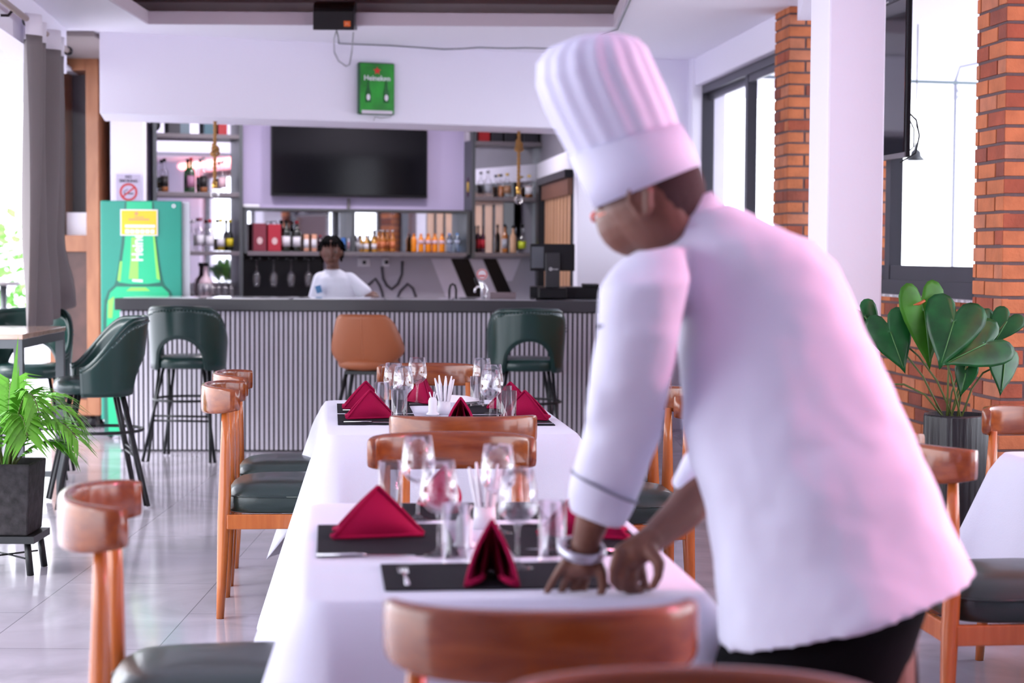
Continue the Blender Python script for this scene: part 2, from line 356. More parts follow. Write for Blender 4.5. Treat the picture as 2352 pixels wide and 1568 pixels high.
# white column with a stub beam at its head
ct = thing('column', 'smooth white square column with the wall screen beside it', 'column', (1.52, 8.05, 0))
cm = MB(); q = [P(1897, 588, 7.9), P(2027, 588, 7.92)]
q2 = [q[1]+UA*.31, q[0]+UA*.31]
cm.prism([(p.x, p.y) for p in q+q2], 0, ZC+.01)
cm.build('shaft', M_WALL, ct, bevel=.01, world=True)
bmn = MB(); g0 = Vector((q2[1].x+.03, q2[1].y, 0)); g1 = P(1832, 10, 10.3); bmn.prism([(g0.x, g0.y), (g0.x+.12, g0.y), (g1.x+.14, g1.y), (g1.x, g1.y)], 2.69, ZC+.01)
bmn.build('head_beam', M_WALL, ct, world=True)
# windows
def window(name, D0, D1, z0, z1, mull, extra=None):
    m = MB(); fw = .06; c0, c1 = CW-.04, CW+.05
    strip(m, c0, c1, D0, D1, z0, z0+fw+.02); strip(m, c0, c1, D0, D1, z1-fw-.01, z1)
    for d in (D0, D1-fw): strip(m, c0, c1, d, d+fw, z0, z1)
    for i, d in enumerate(mull):
        strip(m, c0+.01, c0+.05, d, d+.075, z0, z1); strip(m, c0+.055, c0+.085, d+.04, d+.12, z0, z1)
    e = [D0+fw]+list(mull)+[D1-fw]
    for i in range(len(e)-1):      # sash rails
        cc = c0+.015 if i % 2 == 0 else c0+.05
        strip(m, cc, cc+.025, e[i], e[i+1], z0+.08, z0+.15); strip(m, cc, cc+.025, e[i], e[i+1], z1-.12, z1-.07)
    o = m.build(name, M_ALU); o['kind'] = 'structure'
    g = MB(); strip(g, CW, CW+.006, D0+.05, D1-.05, z0+.1, z1-.1); g.build('pane', M_PANE, o)
    return o
window('window_1', 11.06, 13.6, 1.15, 2.63, [12.12])
window('window_2', 7.62, 10.45, 1.15, 2.77, [9.02])
CW = 3.56; window('window_3', 2.2, 7.2, .5, 2.63, [4.3]); CW = 2.86
sl = MB(); strip(sl, 2.775, 2.84, 7.63, 10.6, 1.145, 1.158)
struct('trim_5', sl, mat('dusty_sill', (.45, .43, .45), .7, var=.5, vscale=22))
# ------------------------------------------------------------------ outside, right: pergola beam, pipe, pole and lamp; pale ground
struct('ground_outside', MB().box(5.5, 40, -10, 60, -.2, -.09).box(-60, -9, -10, 60, -.2, -.09).box(-9, 5.5, 17, 60, -.2, -.09), mat('pale_paving', (.75, .74, .76), .8))
pw = MB(); a = P(2085, 22, 12.5); b = P(2300, 36, 12.8); pw.tube([a-(b-a)*.4, b+(b-a)*.8], .052, 4, flat=.9)
o = pw.build('pergola_beam', mat('pale_blue_steel', (.20, .25, .34), .5)); tag(o, 'blue-grey steel beam crossing outside the tall right window', 'beam')
pw = MB(); a = P(2070, 186, 13.2); b = P(2300, 193, 13.2); pw.tube([a-(b-a)*1.5, b+(b-a)*.8], .012, 8)
o = pw.build('thin_pipe', mat('green_grey_pipe', (.20, .27, .27), .5)); tag(o, 'thin horizontal pipe outside the right-hand windows', 'pipe')
lt = thing('lamp_post', 'thin grey post with a hook seen through the right window', 'post', P(2192, 1000, 13.3))
pw = MB(); a = P(2195, 185, 13.3); pw.tube([a, Vector((a.x, a.y, 0))], .014, 8); pw.tube([a, a+Vector((.03, 0, .1)), a+Vector((.3, 0, .16)), a+Vector((.6, 0, .22))], .010, 8)
pw.tube([P(2198, 205, 13.3), P(2204, 214, 13.3), P(2200, 224, 13.3), P(2195, 226, 13.3)], .006, 6)
pw.build('post', mat('post_grey', (.42, .44, .5), .5), lt, world=True)
lt = thing('outdoor_lamp', 'small bell-shaped outdoor lamp hanging behind the wall screen', 'lamp', P(2102, 330, 11.5))
c0 = P(2103, 368, 11.5); pw = MB().lathe([(.006, .11), (.012, .07), (.03, .055), (.034, .03), (.062, 0), (.058, 0), (.02, .03)], c0, 16)
pw.tube([c0+Vector((0, 0, .1)), c0+Vector((0, 0, 2.0))], .004, 6); pw.build('shade', M_GREYM, lt, world=True)
# neighbour parapet beyond window 2 (pale)
# ------------------------------------------------------------------ outside, left: planting, rails
def bush(name, label, c, rad, n, seed, m, ls=.09):
    rnd = random.Random(seed); mb = MB()
    for i in range(n):
        while True:
            v = Vector((rnd.uniform(-1, 1), rnd.uniform(-1, 1), rnd.uniform(-1, 1)))
            if .25 < v.length < 1: break
        p = Vector(c)+Vector((v.x*rad[0], v.y*rad[1], v.z*rad[2])); d = Vector((rnd.gauss(0, 1), rnd.gauss(0, 1), rnd.gauss(0, 1))).normalized()
        s = d.cross(Vector((rnd.gauss(0, 1), rnd.gauss(0, 1), rnd.gauss(0, 1)))).normalized(); l = ls*rnd.uniform(.6, 1.3)
        mb.add([p, p+d*l*.5+s*l*.28, p+d*l, p+d*l*.5-s*l*.28], [(0, 1, 2, 3)])
    o = mb.build(name, m); return tag(o, label, 'bush')
ML2 = mat('sunlit_leaf', (.16, .42, .07), .6, var=.35, vscale=3)
a = P(20, 560, 22); bush('garden_bush', 'sunlit green bush in the garden outside the open left side', (a.x-.7, a.y, .55), (1.9, 1.2, 1.35), 2600, 3, ML2, .17)
t = thing('cable_fence', 'bundle of sagging white cables strung outside on the left', 'cable', P(10, 900, 17)+Vector((0, 0, 0)))
for i, (y0, y1, y2) in enumerate([(575, 562, 548), (588, 578, 560), (604, 597, 590), (634, 632, 626), (648, 630, 608), (655, 650, 632)]):
    a, b, c_ = P(-60, y0+18, 17), P(10, y1+10, 17), P(120, y2-4, 17)
    MB().tube([a, b, c_], .018, 8).build('cable', M_WHITE, t, world=True)
ot = thing('garden_table', 'round grey table outside on the far left', 'table', P(0, 905, 15)*1)
a = P(8, 655, 15); MB().lathe([(0.02, .0), (.13, 0), (.145, .012), (.13, .028), (.02, .03)], (a.x, a.y, a.z), 24, cap=True).build('tabletop', mat('weathered_grey', (.22, .2, .2), .6), ot, world=True)
MB().tube([(a.x, a.y, 0), (a.x, a.y, a.z+.005)], .03, 10).build('leg', M_GREYM, ot, world=True)
MB().lathe([(.02, .02), (.2, .012), (.21, 0)], (a.x, a.y, 0), 20, cap=True).build('base', M_GREYM, ot, world=True)
gw = MB(); a = P(-200, 760, 18); gw.box(-8, -3.95, 17.6, 17.75, 0, .78)
struct('wall_outside', gw, M_WHITE)
# ------------------------------------------------------------------ curtain and rod
ct = thing('curtain', 'grey-brown curtain with white eyelet band gathered at the left opening', 'curtain', RA(-1.68, 10.7, 0))
R0c, R1c = P(60, 60, 9.35), P(146, 110, 10.65)
top = []; N = 72
cmesh = MB(); rows = []
zt, zb = 2.665, .90
for i in range(31):
    f = i/30; z = zt+(zb-zt)*f; row = []
    for j in range(N+1):
        s = j/N; dd = 9.98+1.42*s*(1-.10*f)+.0
        amp = .052*(1-.35*f)+.01; ph = s*2*PI*4.0
        c = -1.685+amp*math.sin(ph)*(1-.35*max(0, f-.6))+.02*math.sin(ph*.5+3*f)
        if f > .72:       # gathered, twisted lower end swinging inward
            g = (f-.72)/.28; dd += .30*s*math.sin(g*PI*.8)-.25*g*g*s; c += .10*g*g*s
        zz = z+(.16*max(0, f-.8)/.2*s*s if f > .8 else 0)
        row.append(RA(c, dd, zz))
    rows.append(row)
cmesh.rings(rows[2:], 0, True, False, False); cmesh.build('drape', mat('taupe_fabric', (.175, .155, .155), .75, bump=.1, bscale=200), ct, world=True, solid=.006)
MB().rings(rows[:3], 0, True, False, False).build('eyelet_band', mat('white_fabric', (.78, .76, .84), .8), ct, world=True, solid=.007)
for k in range(4):
    s = (k+.25)/4.0; p = RA(-1.68, 9.98+1.42*s, 2.634)
    MB().lathe([(.026, -.004), (.038, -.002), (.038, .002), (.026, .004)], (0, 0, 0), 18, M=Matrix.Translation(p)@Matrix.Rotation(PI/2, 4, 'X')).build('eyelet', M_GREYM, ct, world=True)
rt = thing('curtain_rod', 'brass-coloured curtain rod with a dark ball finial', 'curtain rod', RA(-1.68, 7, 2.634))
MB().tube([RA(-1.68, 2, 2.634), RA(-1.68, 11.55, 2.634)], .017, 12).build('pole', mat('bronze_pole', (.34, .25, .20), .35, .3), rt, world=True)
MB().ell(RA(-1.68, 11.6, 2.634), (.032, .032, .032)).build('finial', mat('dark_bronze', (.02, .012, .015), .2, .4), rt, world=True)
for d in (9.6, 11.45): MB().tube([RA(-1.68, d, 2.634), RA(-1.71, d, 2.60), RA(-1.752, d, 2.60)], .008, 8).build('bracket', mat('dark_bronze', (.02, .012, .015)), rt, world=True)
# ------------------------------------------------------------------ glazed wooden cabinet on castors (left, behind)
D = 13.5
kx0, kx1 = P(112, 500, D).x, P(227, 500, D).x; kz0, kz1 = .10, P(190, 133, D).z
kt = thing('glazed_cabinet', 'tall orange wooden cabinet with glass front behind the curtain', 'cabinet', ((kx0+kx1)/2, D+.2, 0))
fr = MB(); fw = .095
fr.box(kx0, kx0+fw, D, D+.45, kz0, kz1).box(kx1-fw, kx1, D, D+.45, kz0, kz1).box(kx0+fw, kx1-fw, D, D+.40, kz1-.09, kz1).box(kx0+fw, kx1-fw, D, D+.40, kz0, kz0+.12)
fr.box(kx0+fw, kx1-fw, D+.02, D+.35, P(190, 578, D).z, P(190, 540, D).z); fr.box(kx0+fw, kx1-fw, D+.40, D+.44, kz0, kz1)
fr.build('frame', M_OAK, kt, world=True, bevel=.004)
MB().box(kx0+fw, kx1-fw, D+.03, D+.036, P(190, 540, D).z, kz1-.09).build('glass', M_PANE, kt, world=True)
MB().box(kx0+fw, kx1-fw, D+.05, D+.06, kz0+.12, P(190, 578, D).z).build('lower_panel', mat('dark_brown_panel', (.08, .035, .028), .4, var=.3), kt, world=True)
MB().box(kx0+fw, kx1-fw, D+.36, D+.395, P(190, 540, D).z, kz1-.09).build('back_panel', mat('dark_violet_panel', (.055, .035, .05), .4), kt, world=True)
for x in (kx0+.07, kx1-.07):
    for y in (D+.06, D+.39): MB().ell((x, y, .05), (.03, .05, .05)).build('castor', M_BLACK, kt, world=True)
pb = MB(); a = P(178, 515, D+.15); pb.box(a.x-.075, a.x+.075, D+.12, D+.28, P(190, 540, D).z, P(190, 488, D+.15).z)
tag(pb.build('paper_box', M_PAPER), 'white paper box on the glazed cabinet shelf', 'box')
# dark rack with two printed brown boxes, left of the no smoking pillar
D = 13.9; x0, x1 = P(226, 400, D).x, P(262, 400, D).x
x1 -= .01; MBk = MB().box(x0, x1, D+.12, D+.4, 0, 2.42).box(x0, x1, D-.05, D+.4, 1.70, 1.73).box(x1-.02, x1, D-.05, D+.4, 0, 2.42)
tag(MBk.build('dark_rack', mat('dark_brown_panel', (.08, .035, .028))), 'tall dark rack in the corner beside the fridge', 'rack')
for k, (ya, yb) in enumerate(((364, 409), (410, 458))):
    z1, z0 = P(240, ya, D).z, P(240, yb, D).z
    o = MB(); o.box(x0+.0, x1-.03, D-.04, D+.10, z0+.002, z1-.002)
    disc(o, FR((x0+.055, D-.041, (z0+z1)/2)), .032, .042, n=20, mi=1, sy=1.2)
    tag(o.build('printed_box', [mat('brown_card', (.42, .19, .09), .7), mat('dark_print', (.12, .04, .02))]), 'brown box with a dark ring mark, %s of the two in the rack' % ('upper', 'lower')[k], 'box', 'brown boxes in the dark rack')

# wall screen seen edge-on beside the column
t = thing('wall_screen', 'black wall-mounted screen seen almost edge-on right of the white column', 'television', RA(2.72, 8.8, 1.80))
def scr(c0, c1, d0, d1, z0, z1): m = MB(); strip(m, c0, c1, d0, d1, z0, z1); return m
scr(2.64, 2.662, 8.2, 9.32, 1.80, 2.54).build('housing', M_BLACK, t, world=True, bevel=.004)
scr(2.636, 2.64, 8.22, 9.30, 1.825, 2.525).build('screen', mat('grey_glossy_screen', (.02, .02, .026), .06, spec=.8), t, world=True)
scr(2.634, 2.64, 8.2, 9.32, 1.80, 1.822).build('lower_bezel', M_SHELF, t, world=True)
scr(2.662, 2.815, 8.95, 9.15, 1.95, 2.3).build('wall_bracket', M_BLACKM, t, world=True)
c_ = MB(); a = RA(2.67, 8.24, 2.0)
c_.tube([a, a+Vector((.03, 0, -.03)), a+Vector((.045, 0, -.10)), a+Vector((.03, 0, -.18)), a+Vector((-.03, .05, -.22))], .004, 6).tube([a+Vector((0, 0, -.03)), a+Vector((.02, 0, -.07)), a+Vector((.02, 0, -.15)), a+Vector((-.02, .05, -.2))], .003, 6)
c_.build('cable', M_BLACK, t, world=True)
# ================================================================== THE BAR
def bx_(px, off=0):     # point on the bar's back wall under pixel column px, off metres in front of it
    k = (px-CX)/F_PX*1.0
    D = (15.9-.31*.21-off)/(1-.31*k); return k*D, D
BR = math.atan(.31)      # the back wall's turn
# --- back-bar units: dark frames with mirror backs and shelves
def unit(name, label, pxa, pxb, z0, z1, shelves, mir=True, depth=.26, lower=None, posts=()):
    xa, da = bx_(pxa); xb, db = bx_(pxb); L = math.hypot(xb-xa, db-da)
    t = thing(name, label, 'bar shelf', (xa, da, 0), BR)
    R = ROOTM[t.name]
    MB().box(0, .03, -depth, 0, z0, z1).box(L-.03, L, -depth, 0, z0, z1).box(0, L, -depth, 0, z1-.02, z1).build('frame', M_GREYM, t)
    for k, z in enumerate(shelves): MB().box(.03, L-.03, -depth, -.012, z-.035, z).build('shelf', M_SHELF, t, bevel=.003)
    if mir: MB().box(.03, L-.03, -.012, -.006, z0+.02, z1-.02).build('mirror', M_MIRROR, t)
    for p in posts: MB().box(p-.015, p+.015, -depth+.01, -.012, z0, z1).build('divider', M_GREYM, t)
    return t, R, L
uL = unit('bar_shelf_unit', 'mirrored bar shelf unit left of the television', 345, 547, .93, 2.50, [2.315, 1.835, 1.35, .965])
uM = unit('bar_shelf_unit', 'low mirrored bar shelf under the television', 549, 1060, 1.335, 1.715, [1.352], posts=(.93,))
uR = unit('bar_shelf_unit', 'mirrored bar shelf unit right of the television', 1064, 1236, 1.30, 2.50, [2.315, 1.835, 1.352])
# black glass-hanger panel and grey mural panel below the middle shelf
def panel(name, label, cat, pxa, pxb, z0, z1, m, off=.004, th=.012):
    xa, da = bx_(pxa, off); xb, db = bx_(pxb, off); L = math.hypot(xb-xa, db-da)
    t = thing(name, label, cat, (xa, da, 0), BR); MB().box(0, L, -th, 0, z0, z1).build('board', m, t); return t, L
t, L = panel('hanger_panel', 'black panel behind the hanging stem glasses', 'panel', 541, 742, .5, 1.325, M_BLACK)
RK = MB()
for i in range(9): RK.box(.08+i*.075, .095+i*.075, -.28, -.01, 1.285, 1.30)
RK.build('glass_rail', M_BLACKM, t)
t, L = panel('mural_panel', 'grey wall panel painted with leaf loops and black slanting stripes', 'wall panel', 744, 1236, .5, 1.325, mat('mural_grey', (.46, .45, .51), .5))
ROT = ROOTM[t.name]
def on_mural(px, y):     # local coords on the panel for a photo point
    x, d = bx_(px, .017); I = ROOTM[t.name].inverted(); p = P(px, y, d); q = I@p; return (q.x, q.z)
FM = Matrix.Translation((0, -.0125, 0))@Matrix.Rotation(PI/2, 4, 'X')
st = MB()
for a, b, c_, d_ in (((1036, 594), (1076, 594), (1112, 682), (1072, 682)), ((1109, 594), (1139, 594), (1180, 682), (1146, 682))):
    poly(st, FM, [on_mural(*q) for q in (d_, c_, b, a)], .003)
st.build('black_stripes', M_BLACK, t)
st = MB()
for q4 in (((990, 594), (1034, 594), (1070, 682), (1024, 682)), ((1078, 594), (1107, 594), (1144, 682), (1114, 682)), ((1142, 594), (1196, 594), (1176, 645), (1164, 645))):
    poly(st, FM, [on_mural(*q) for q in q4[::-1]], .002)
st.build('pale_stripes', mat('pale_lilac', (.75, .72, .82), .5), t)
st = MB()
def mural_line(pts, r=.012):
    L_ = [Vector((on_mural(*p)[0], -.014, on_mural(*p)[1])) for p in pts]; st.tube(L_, r, 6)
mural_line([(877, 612), (880, 640), (888, 655), (900, 664), (914, 652), (923, 630), (924, 600)])
mural_line([(846, 655), (854, 648), (862, 640), (872, 655), (878, 672), (880, 684)])
mural_line([(912, 684), (920, 668), (936, 652), (948, 662), (956, 684)])
st.build('leaf_loops', mat('dark_grey_paint', (.06, .06, .07), .5), t)
for k, (px, w_) in enumerate(((835, .055), (886, .03))):
    x, d = bx_(px, .017); p = P(px, 602, d)
    o = thing('power_socket', 'white wall socket %s' % ('with a black plug, left of the pair' if k == 0 else 'on the right above the leaf loop'), 'socket', (p.x, p.y, p.z), BR, 'sockets under the bar shelf')
    MB().box(-w_, w_, -.012, 0, -.035, .035).build('plate', M_WHITE, o, bevel=.003)
    MB().box(-.012, .014, -.04, -.012, -.016, .014).build('plug', M_BLACK, o, bevel=.003)
# television
xa, da = bx_(623, .10); xb, db = bx_(980, .10); za = P(623, 281, da).z; zb_ = P(980, 457, db).z; L = math.hypot(xb-xa, db-da)
zt_ = 2.42; zb_ = P(800, 452, (da+db)/2).z
t = thing('television', 'large black flat television on the lilac wall above the bar', 'television', (xa, da, 0), BR)
MB().box(0, L, 0, .05, zb_, zt_).build('housing', M_BLACK, t, bevel=.004)
MB().box(.012, L-.012, -.003, 0, zb_+.02, zt_-.012).build('screen', mat('tv_screen', (.004, .004, .006), .12, spec=.18), t)
MB().box(L*.3, L*.7, .05, .096, zb_+.1, zt_-.1).build('wall_bracket', M_BLACKM, t)
x, d = bx_(800, .01); tag(MB().box(x-.012, x+.012, d-.015, d, 1.715, P(800, 456, d).z).build('wall_conduit', M_SHELF), 'short vertical conduit below the television', 'cable')
xx, dd_ = bx_(575, .14); tag(MB().box(-.07, .07, -.05, .05, 0, .03, rz=BR, at=(xx, dd_, 1.716)).build('router_box', M_WHITE, bevel=.008), 'small white flat box on the ledge left below the television', 'box')
# --- counter
D0 = 12.0; cxl = P(276, 900, D0).x; cxr = .95
t = thing('bar_counter', 'long bar counter clad in grey vertical slats with a dark top', 'bar counter', ((cxl+cxr)/2, D0+.3, 0))
cz = 1.031; sk = .018   # counter front turned very slightly
sl_ = MB(); x = cxl; i = 0
while x < cxr-.02:
    y_ = D0+(x-cxl)*sk; sl_.box(x, x+.0195, y_, y_+.02, .012, cz-.085); x += .0325
sl_.box(cxr, cxr+.001, D0, D0+.001, .1, .1001)
sl_.build('slats', mat('grey_slat', (.58, .56, .63), .5), t, world=True)
bd = MB(); bd.prism([(cxl+.003, D0+.016), (cxr, D0+.016+(cxr-cxl)*sk), (cxr, D0+.05+(cxr-cxl)*sk), (cxl+.003, D0+.05)], 0, cz-.08)
bd.prism([(cxl+.003, D0+.016), (cxl+.04, D0+.016), (cxl+.04, D0+.55), (cxl+.003, D0+.55)], 0, cz-.08); bd.build('backing_board', M_DARK, t, world=True)
tp = MB(); tp.prism([(cxl-.03, D0-.03), (cxr+.03, D0-.03+(cxr-cxl)*sk), (cxr+.03, D0+.62+(cxr-cxl)*sk), (cxl-.03, D0+.62)], cz-.078, cz); tp.build('top', mat('dark_grey_top', (.05, .05, .056), .3), t, world=True, bevel=.004)
for pa, pb in ((300, 470), (488, 672), (684, 888), (892, 1040), (1044, 1230)):
    a = P(pa, 683, D0+.3).x; b = P(pb, 683, D0+.3).x
    MB().box(a, b, D0+.06, D0+.6, cz, cz+.004).build('top_inlay', mat('polished_inlay', (.75, .75, .8), .08, .2), t, world=True)
# counter is hollow behind: lower cupboards
# --- fridge
D = 12.75; x0, x1 = P(231, 600, D).x, P(417, 600, D).x; z1 = P(320, 461, D).z
t = thing('beer_fridge', 'green drinks fridge with a printed bottle and a yellow notice', 'fridge', ((x0+x1)/2, D+.3, 0))
MB().prism([(x0+.004, D+.035), (x1+.055, D+.035), (x1-.03, D+.5), (x0-.09, D+.5)], .12, z1-.005).build('cabinet', mat('fridge_white', (.70, .70, .76), .3), t, world=True, bevel=.01)
MB().box(x0, x1, D, D+.034, .14, z1).build('door', mat('fridge_teal', (.012, .30, .21), .35), t, world=True, bevel=.008)
for x in (x0+.05, x1-.05):
    for y in (D+.08, D+.44): MB().lathe([(.01, -.015), (.05, -.014), (.055, 0), (.05, .014), (.01, .015)], M=Matrix.Translation((x, y, .056))@Matrix.Rotation(PI/2, 4, 'Y'), n=14).tube([(x, y, .06), (x, y, .13)], .012, 8).build('castor', M_BLACK, t, world=True)
def fp(px, y): p = P(px, y, D); return (p.x, p.z)
FF = Matrix.Translation((0, D-.0005, 0))@Matrix.Rotation(PI/2, 4, 'X')
def sym(pts, cx=320): return [(2*cx-x, y) for x, y in pts]
LO = [(287, 463), (284, 500), (279, 560), (272, 610), (266, 645), (262, 655), (248, 668), (240, 690), (237, 740), (240, 1000)]
pr = MB(); out = LO; poly(pr, FF, [fp(*q) for q in out]+[fp(*q) for q in sym(out)[::-1]], .0015, 0)
IN = [(291, 463), (290, 500), (286, 560), (279, 610), (272, 648), (300, 652)]
poly(pr, Matrix.Translation((0, -.0016, 0))@FF, [fp(*q) for q in IN]+[fp(*q) for q in sym(IN)[::-1]], .0012, 1)
I2 = [(268, 658), (253, 672), (246, 700), (244, 800), (250, 990)]
poly(pr, Matrix.Translation((0, -.0016, 0))@FF, [fp(*q) for q in I2]+[fp(*q) for q in sym(I2)[::-1]], .0012, 1)
for L_ in ([(302, 545), (300, 600), (296, 640), (318, 642), (318, 545)], [(345, 500), (352, 545), (360, 640), (368, 643), (362, 600), (356, 545), (350, 500)], [(276, 600), (270, 644), (277, 646), (281, 600)], [(300, 660), (290, 668), (345, 668), (335, 660)], [(249, 690), (248, 730), (258, 730), (262, 680)]):
    poly(pr, Matrix.Translation((0, -.003, 0))@FF, [fp(*q) for q in L_], .001, 2)
poly(pr, Matrix.Translation((0, -.003, 0))@FF, [fp(*q) for q in [(304, 640), (304, 646), (328, 648), (328, 642)]], .001, 3)
pr.build('bottle_print', [mat('print_deep_green', (.005, .13, .09), .3), mat('print_green', (.015, .55, .25), .35), mat('print_lime', (.30, .78, .12), .3), M_WHITE], t, world=True)
lw2 = MB(); pc = P(317, 548, D); text_into(lw2, 'Heineken', .11, FR((pc.x, D-.004, pc.z), 0, PI/2)@Matrix.Diagonal((.76, 1, 1, 1)), 0, .001, .003)
lw2.build('lettering', mat('print_white', (.85, .9, .88), .4), t, world=True)
yl = MB(); a = fp(277, 541); b = fp(363, 481)
M2 = Matrix.Translation((0, -.006, 0))@FF; rect(yl, M2, a[0], b[0], a[1], b[1], .002, 0)
M3 = Matrix.Translation((0, -.008, 0))@FF; rect(yl, M3, a[0]+.008, b[0]-.008, a[1]+.008, b[1]-.008, .001, 1)
M4 = Matrix.Translation((0, -.009, 0))@FF; cw = (b[0]-a[0])
rect(yl, M4, a[0]+.035, b[0]-.02, a[1]+.058, a[1]+.078, .001, 0)
for k in range(6): x = a[0]+.035+k*.036; rect(yl, M4, x, x+.029, a[1]+.016, a[1]+.045, .001, 0)
disc(yl, Matrix.Translation((a[0]+cw*.43, 0, b[1]-.03))@Matrix.Translation((0, D-.009, 0))@Matrix.Rotation(PI/2, 4, 'X'), 0, .014, n=16, th=.001, mi=2)
rect(yl, M4, a[0]+.06, b[0]-.06, b[1]-.078, b[1]-.066, .001, 2); rect(yl, M4, a[0]+.10, b[0]-.10, b[1]-.060, b[1]-.052, .001, 2)
for k, ch in enumerate('7433'): text_into(yl, ch, .026, FR((a[0]+.0855+k*.036, D-.011, a[1]+.030)), 3, .0005)
yl.build('notice', [M_WHITE, mat('notice_yellow', (.90, .60, .03), .5), mat('notice_orange', (.85, .35, .15), .5), mat('notice_grey', (.5, .45, .55), .5)], t, world=True)
lg = MB(); p = P(399, 473, D); disc(lg, Matrix.Translation((p.x, D-.001, p.z))@Matrix.Rotation(PI/2, 4, 'X'), .006, .014, n=16, th=.001); lg.build('round_mark', M_WHITE, t, world=True)
# --- no smoking sign
p = P(294, 430, 13.33); t = thing('no_smoking_sign', 'white no smoking sign above the green fridge', 'sign', (p.x, 13.345, p.z), .34)
FS = Matrix.Rotation(PI/2, 4, 'X'); sg = MB(); rect(sg, FS, -.092, .092, -.10, .098, .003); sg.build('plate', mat('sign_plate', (.55, .50, .62), .4), t, bevel=.002)
Fs = Matrix.Translation((0, -.0035, 0))@FS
s2 = MB(); s2c = Matrix.Translation((0, 0, -.035))@Fs; disc(s2, s2c, .050, .066, n=36, th=.001); 
dg = math.radians(40); s2.plate([s2c@Vector((x*math.cos(dg)-y_*math.sin(dg), x*math.sin(dg)+y_*math.cos(dg), 0)) for x, y_ in ((-.056, -.006), (.056, -.006), (.056, .006), (-.056, .006))], (0, -1, 0), .0015)
s2.build('prohibition_ring', mat('sign_red', (.55, .06, .06), .5), t)
s3 = MB(); rect(s3, s2c, -.034, .036, -.016, -.006, .001); s3.tube([s2c@Vector(q) for q in ((-.036, -.004, 0), (-.030, .008, 0), (-.016, .012, 0), (-.006, .022, 0))], .003, 6)
s3.build('cigarette', mat('sign_grey', (.08, .07, .10), .5), t)
s4 = MB(); text_into(s4, 'NO', .030, Matrix.Translation((0, -.004, .077))@FS, 0, .0005, .001); text_into(s4, 'SMOKING', .030, Matrix.Translation((0, -.004, .047))@FS, 0, .0005, .001); s4.build('lettering', mat('sign_grey', (.08, .07, .10)), t)
# --- green illuminated sign on the beam
hx = P(861, 205, 12.85).x; hD = hd(hx)-.002; pc = P(861, 205, hD); HR = math.atan(.376)
t = thing('beer_sign', 'green beer sign with a red star and two bottles on the white beam', 'sign', (pc.x, pc.y, pc.z), HR)
pxm = F_PX/hD; W2 = 41.5/pxm/math.cos(HR)*.96; H2 = 59/pxm; MB().box(-W2, W2, -.055, 0, -H2, H2).build('housing', mat('sign_dark_green', (.008, .08, .03), .3), t, bevel=.012)
g_ = mat('sign_green_face', (.012, .28, .02), .3, var=.6, vscale=4); f1 = MB(); F1 = Matrix.Translation((0, -.0555, 0))@FS; rect(f1, F1, -W2+.008, W2-.008, -H2+.012, H2-.008, .002); f1.build('face', g_, t, bevel=.006)
F2 = Matrix.Translation((0, -.0580, 0))@FS; f2 = MB(); star(f2, F2, 0, H2*.68, .030, .002, 0); f2.build('star', mat('star_red', (.75, .02, .02), .4), t)
f2 = MB(); text_into(f2, 'Heineken', .051, Matrix.Translation((0, -.0585, H2*.39))@FS, 0, .001, .0008); f2.build('lettering', M_WHITE, t)
for sx_ in (-1, 1):
    cxb = sx_*W2*.5; ff = MB(); F3 = Matrix.Translation((cxb, -.0580, -H2*.06))@FS
    poly(ff, F3, [(-.006, .07), (.006, .07), (.008, .02), (.020, -.02), (.020, -.088), (-.020, -.088), (-.020, -.02), (-.008, .02)], .006, 0)
    disc(ff, Matrix.Translation((cxb, -.0645, -H2*.06-.052))@FS, 0, .013, n=18, th=.002, mi=1, sy=1.7); ff.build('printed_bottle', [mat('print_bottle_green', (.006, .13, .02), .25), M_WHITE], t)
MB().box(-W2+.02, W2-.02, -.062, -.054, -H2+.006, -H2+.030).build('base_strip', mat('strip_grey', (.7, .66, .72), .4), t)
MB().tube([(W2-.01, -.02, -.05), (W2+.01, -.01, -.12), (W2-.02, -.01, -H2-.01), (.04, -.01, -H2-.02), (0, -.008, -H2-.01), (-.01, -.005, -H2-.04)], .0025, 6).build('cable', mat('grey_cable', (.35, .36, .36), .5), t)
# --- speaker under the recess edge, with its cables
D = 11.55; a = P(768, 38, D); x0, x1 = P(719, 40, D).x, P(813, 40, D).x; z0 = P(768, 69, D).z; zt2 = P(768, 26, D).z
t = thing('wall_speaker', 'black speaker with a small orange badge hanging at the ceiling recess', 'speaker', (a.x, D+.1, z0))
bd = MB(); n = 10; pr_ = [(0, z0), (.0, zt2)]; prof = [(D, z0), (D, zt2)]+[(D+.21*(1-math.cos(k/6*PI/2))*.9, zt2+.085*math.sin(k/6*PI/2)) for k in range(1, 7)]+[(D+.24, z0+.03)]
bd.rings([[Vector((x, p[0], p[1])) for p in prof] for x in (x0, x0+.002, x1-.002, x1)], 0, False); bd.build('cabinet', M_BLACK, t, world=True, bevel=.006)
MB().box(x0+.006, x1-.006, D-.006, D, z0+.006, zt2-.004).build('grille', mat('speaker_grille', (.02, .02, .024), .7, bump=.5, bscale=400), t, world=True)
bg_ = MB(); p = P(798, 55, D); bg_.box(p.x-.022, p.x+.020, D-.010, D-.006, p.z-.018, p.z+.018); bg_.build('badge', mat('badge_orange', (.90, .17, .02), .4), t, world=True)
bw_ = MB(); text_into(bw_, 'JBL', .020, FR((p.x, D-.011, p.z)), 0, .0005); bw_.build('badge_lettering', mat('badge_text', (.9, .5, .3), .5), t, world=True)
MB().box(a.x-.03, a.x+.03, D+.08, D+.16, zt2+.05, 2.93).build('bracket', M_BLACKM, t, world=True)
t = thing('cable', 'thin dark cable running along the white beam from the speaker', 'cable', P(1000, 110, 12.7))
